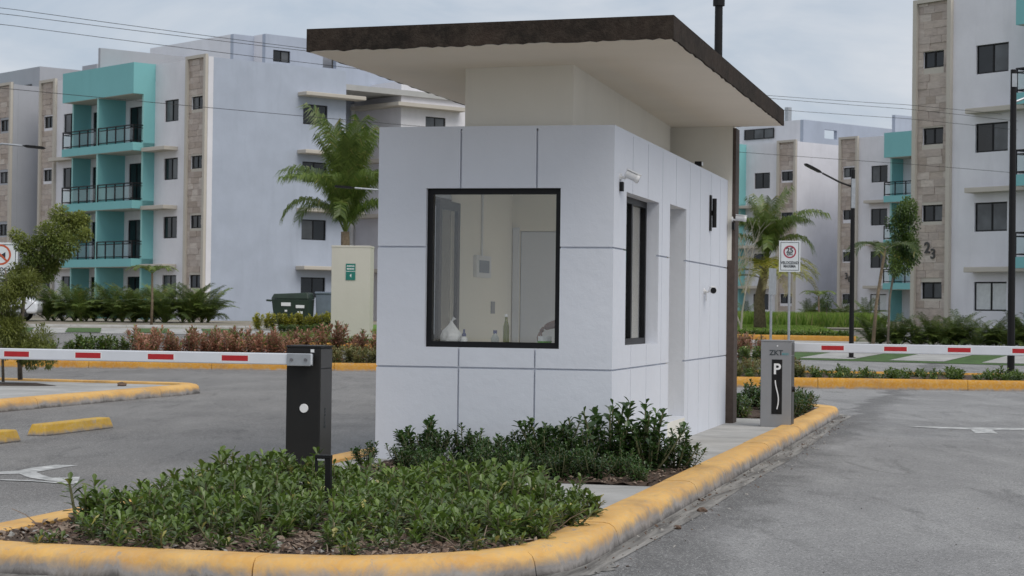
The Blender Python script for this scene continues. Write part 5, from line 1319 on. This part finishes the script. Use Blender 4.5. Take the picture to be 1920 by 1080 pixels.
for k in range(24):
    x = 13.2+k*.31+rp_.uniform(-.15, .15); y = 73.6-.35*(x-13)+rp_.uniform(-.5, .5); areca(ongr(x, y), 'dense dark palm shrub in the hedge before block 23', 'palm shrubs before block 23', rp_.uniform(.65, .85), .78)
for x, y in ((17.9, 122), (18.8, 121), (20.0, 122), (21.0, 120)): areca(ongr(x, y), 'dark palm shrub at the foot of block 30', 'palm shrubs at the foot of block 30', .95, .9)
for x, y in ((11.6, 118), (12.6, 117), (13.6, 118)): areca(ongr(x, y), 'dark palm shrub behind the guardhouse roof post', 'palm shrubs behind the roof post', .8, .9)
FS = [frond(i+200, 1.1, .7, 1.6, .35, 22, mat='frond') for i in range(2)]; FS2 = [frond(i+220, 1.5, .55, 1.9, .45, 26, mat='frond_dark') for i in range(2)]
palm(ongr(-15.1, 85), 'slender young palm with a bright crown before the left balconies', 0, ([(0, 0, -.1), (.02, 0, 1.0), (0, 0, 2.15)], [.06, .05, .045], 8), [(rp_.choice(FS), k*.78+.2, 1.0, 0) for k in range(8)])
palm(ongr(16.65, 110), 'tiny thin palm before the plain distant gable', 0, ([(0, 0, -.1), (.02, 0, .8), (0, 0, 1.65)], [.06, .05, .045], 8), [(rp_.choice(FS), k*.9+.2, .95, 0) for k in range(7)])
palm(ongr(11.75, 66), 'thin leaning palm with drooping dark fronds beside the street lamp', 0, ([(0, 0, -.1), (.12, 0, 1.6), (.38, 0, 3.35)], [.065, .055, .045], 8), [(rp_.choice(FS2), a, .95, 0) for a in (3.1, 2.6, 3.7, .3, 5.4, 1.6, 4.4)])

# leafy trees
def crown(clumps, n, ll, lw, seed, mat):
    rs = random.Random(seed); mb = MB(); tot = sum(c[3] for c in clumps)
    for (c, r3, tint, wgt) in clumps:
        for _ in range(int(n*wgt/tot)):
            d = Vector((rs.gauss(0, 1), rs.gauss(0, 1), rs.gauss(0, 1))).normalized(); k = rs.random()**.45
            p = Vector(c)+Vector((d.x*r3[0], d.y*r3[1], d.z*r3[2]))*k
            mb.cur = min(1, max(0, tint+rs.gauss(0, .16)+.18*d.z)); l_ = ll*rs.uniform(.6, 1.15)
            leaf(mb, p, d+Vector((rs.uniform(-.8, .8), rs.uniform(-.8, .8), rs.uniform(-.9, .4))), Vector((rs.uniform(-.4, .4), rs.uniform(-.4, .4), 1)), l_, lw*l_/ll, .2)
    return mb.mesh('crown', M[mat], tint=True, fix=False)
Y0 = 35.2
B0 = at(38, 712, Y0); B0.z = .13
def rel(x, y, dy=0): return at(x, y, Y0+dy)-B0
t_ = thing('leafy_tree', 'small leafy tree with a ragged leaning crown on the left island', 'tree', B0)
rs = random.Random(12)
cl = []
for (x, y, r_, tn, w_) in ((112, 402, 20, .65, 1), (138, 425, 30, .6, 2), (150, 412, 18, .75, 1), (95, 440, 30, .45, 2.2), (120, 460, 28, .35, 2), (70, 470, 32, .4, 2.2), (45, 455, 18, .6, .8), (100, 480, 26, .3, 1.6), (60, 505, 30, .4, 1.8), (85, 510, 22, .35, 1.2), (40, 520, 22, .5, 1), (100, 500, 12, .6, .5), (160, 440, 12, .7, .6), (30, 440, 12, .75, .4)):
    c = rel(x, y, rs.uniform(-.35, .35)); q = r_/108; cl.append((c, (q, q*.9, q*.85), tn, w_))
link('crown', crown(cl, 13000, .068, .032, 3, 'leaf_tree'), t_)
mb = MB()
for pts_ in ([(38, 712), (36, 640), (45, 560), (62, 505), (92, 455), (125, 425)], [(45, 560), (52, 500), (50, 460)], [(62, 505), (88, 490), (115, 470)], [(92, 455), (108, 430), (112, 405)]):
    P_ = [rel(*q) for q in pts_]; r_ = .045 if pts_[0] == (38, 712) else .018; mb.tube(P_, [r_*(1-.7*i/(len(P_)-1)) for i in range(len(P_))], 7)
mb.build('trunk', M['bark'], t_, True)
B0 = at(10, 716, 34.6); B0.z = .13; Y0 = 34.6
t_ = thing('feathery_tree', 'young feathery yellow green tree at the left edge in front of the white car', 'tree', B0)
cl = []
for k in range(46):
    x, y = rs.uniform(-30, 92), rs.uniform(505, 668)
    if x > 70 and y < 560: x -= 30
    if x > 48 and 555 < y < 612: continue
    r_ = rs.uniform(10, 22); q = r_/110; cl.append((rel(x, y, rs.uniform(-.5, .5)), (q, q, q*1.25), rs.uniform(.3, .8), r_**2))
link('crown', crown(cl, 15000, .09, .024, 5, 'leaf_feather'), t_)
mb = MB()
for pts_ in ([(6, 716), (4, 640), (15, 560), (10, 505)], [(4, 640), (40, 590), (70, 560)], [(4, 660), (50, 640), (80, 620)], [(14, 600), (-20, 560)]):
    P_ = [rel(*q) for q in pts_]; r_ = .03 if pts_[0] == (6, 716) else .014; mb.tube(P_, [r_*(1-.6*i/(len(P_)-1)) for i in range(len(P_))], 6)
mb.build('trunk', M['bark'], t_, True)
Y0 = 69.0; B0 = at(1664, 655, Y0); B0.z = zg(0, Y0)
t_ = thing('weeping_tree', 'green drooping tree hanging before the balconies of block 30', 'tree', B0)
cl = []
for k in range(30):
    x, y = rs.uniform(1668, 1712), rs.uniform(378, 505); 
    if y < 395: x = rs.uniform(1690, 1712)
    r_ = rs.uniform(9, 17); q = r_/55; cl.append((rel(x, y, rs.uniform(-.6, .6)), (q, q, q*1.5), rs.uniform(.15, .6), r_**2))
link('crown', crown(cl, 8000, .12, .055, 6, 'leaf'), t_)
MB().tube([(0, 0, -.1), rel(1668, 560), rel(1682, 470), rel(1692, 420)], [.045, .04, .03, .02], 7).build('trunk', M['bark'], t_, True)
t_ = thing('sapling', 'thin leafy sapling staked on the right lawn edge', 'tree', ongr(14.6, 94)); 
link('crown', crown([((0, 0, 1.3), (.28, .28, .45), .4, 1)], 420, .12, .05, 9, 'leaf'), t_); MB().tube([(0, 0, -.1), (.02, 0, 1.3)], .03, 6).build('trunk', M['bark'], t_)
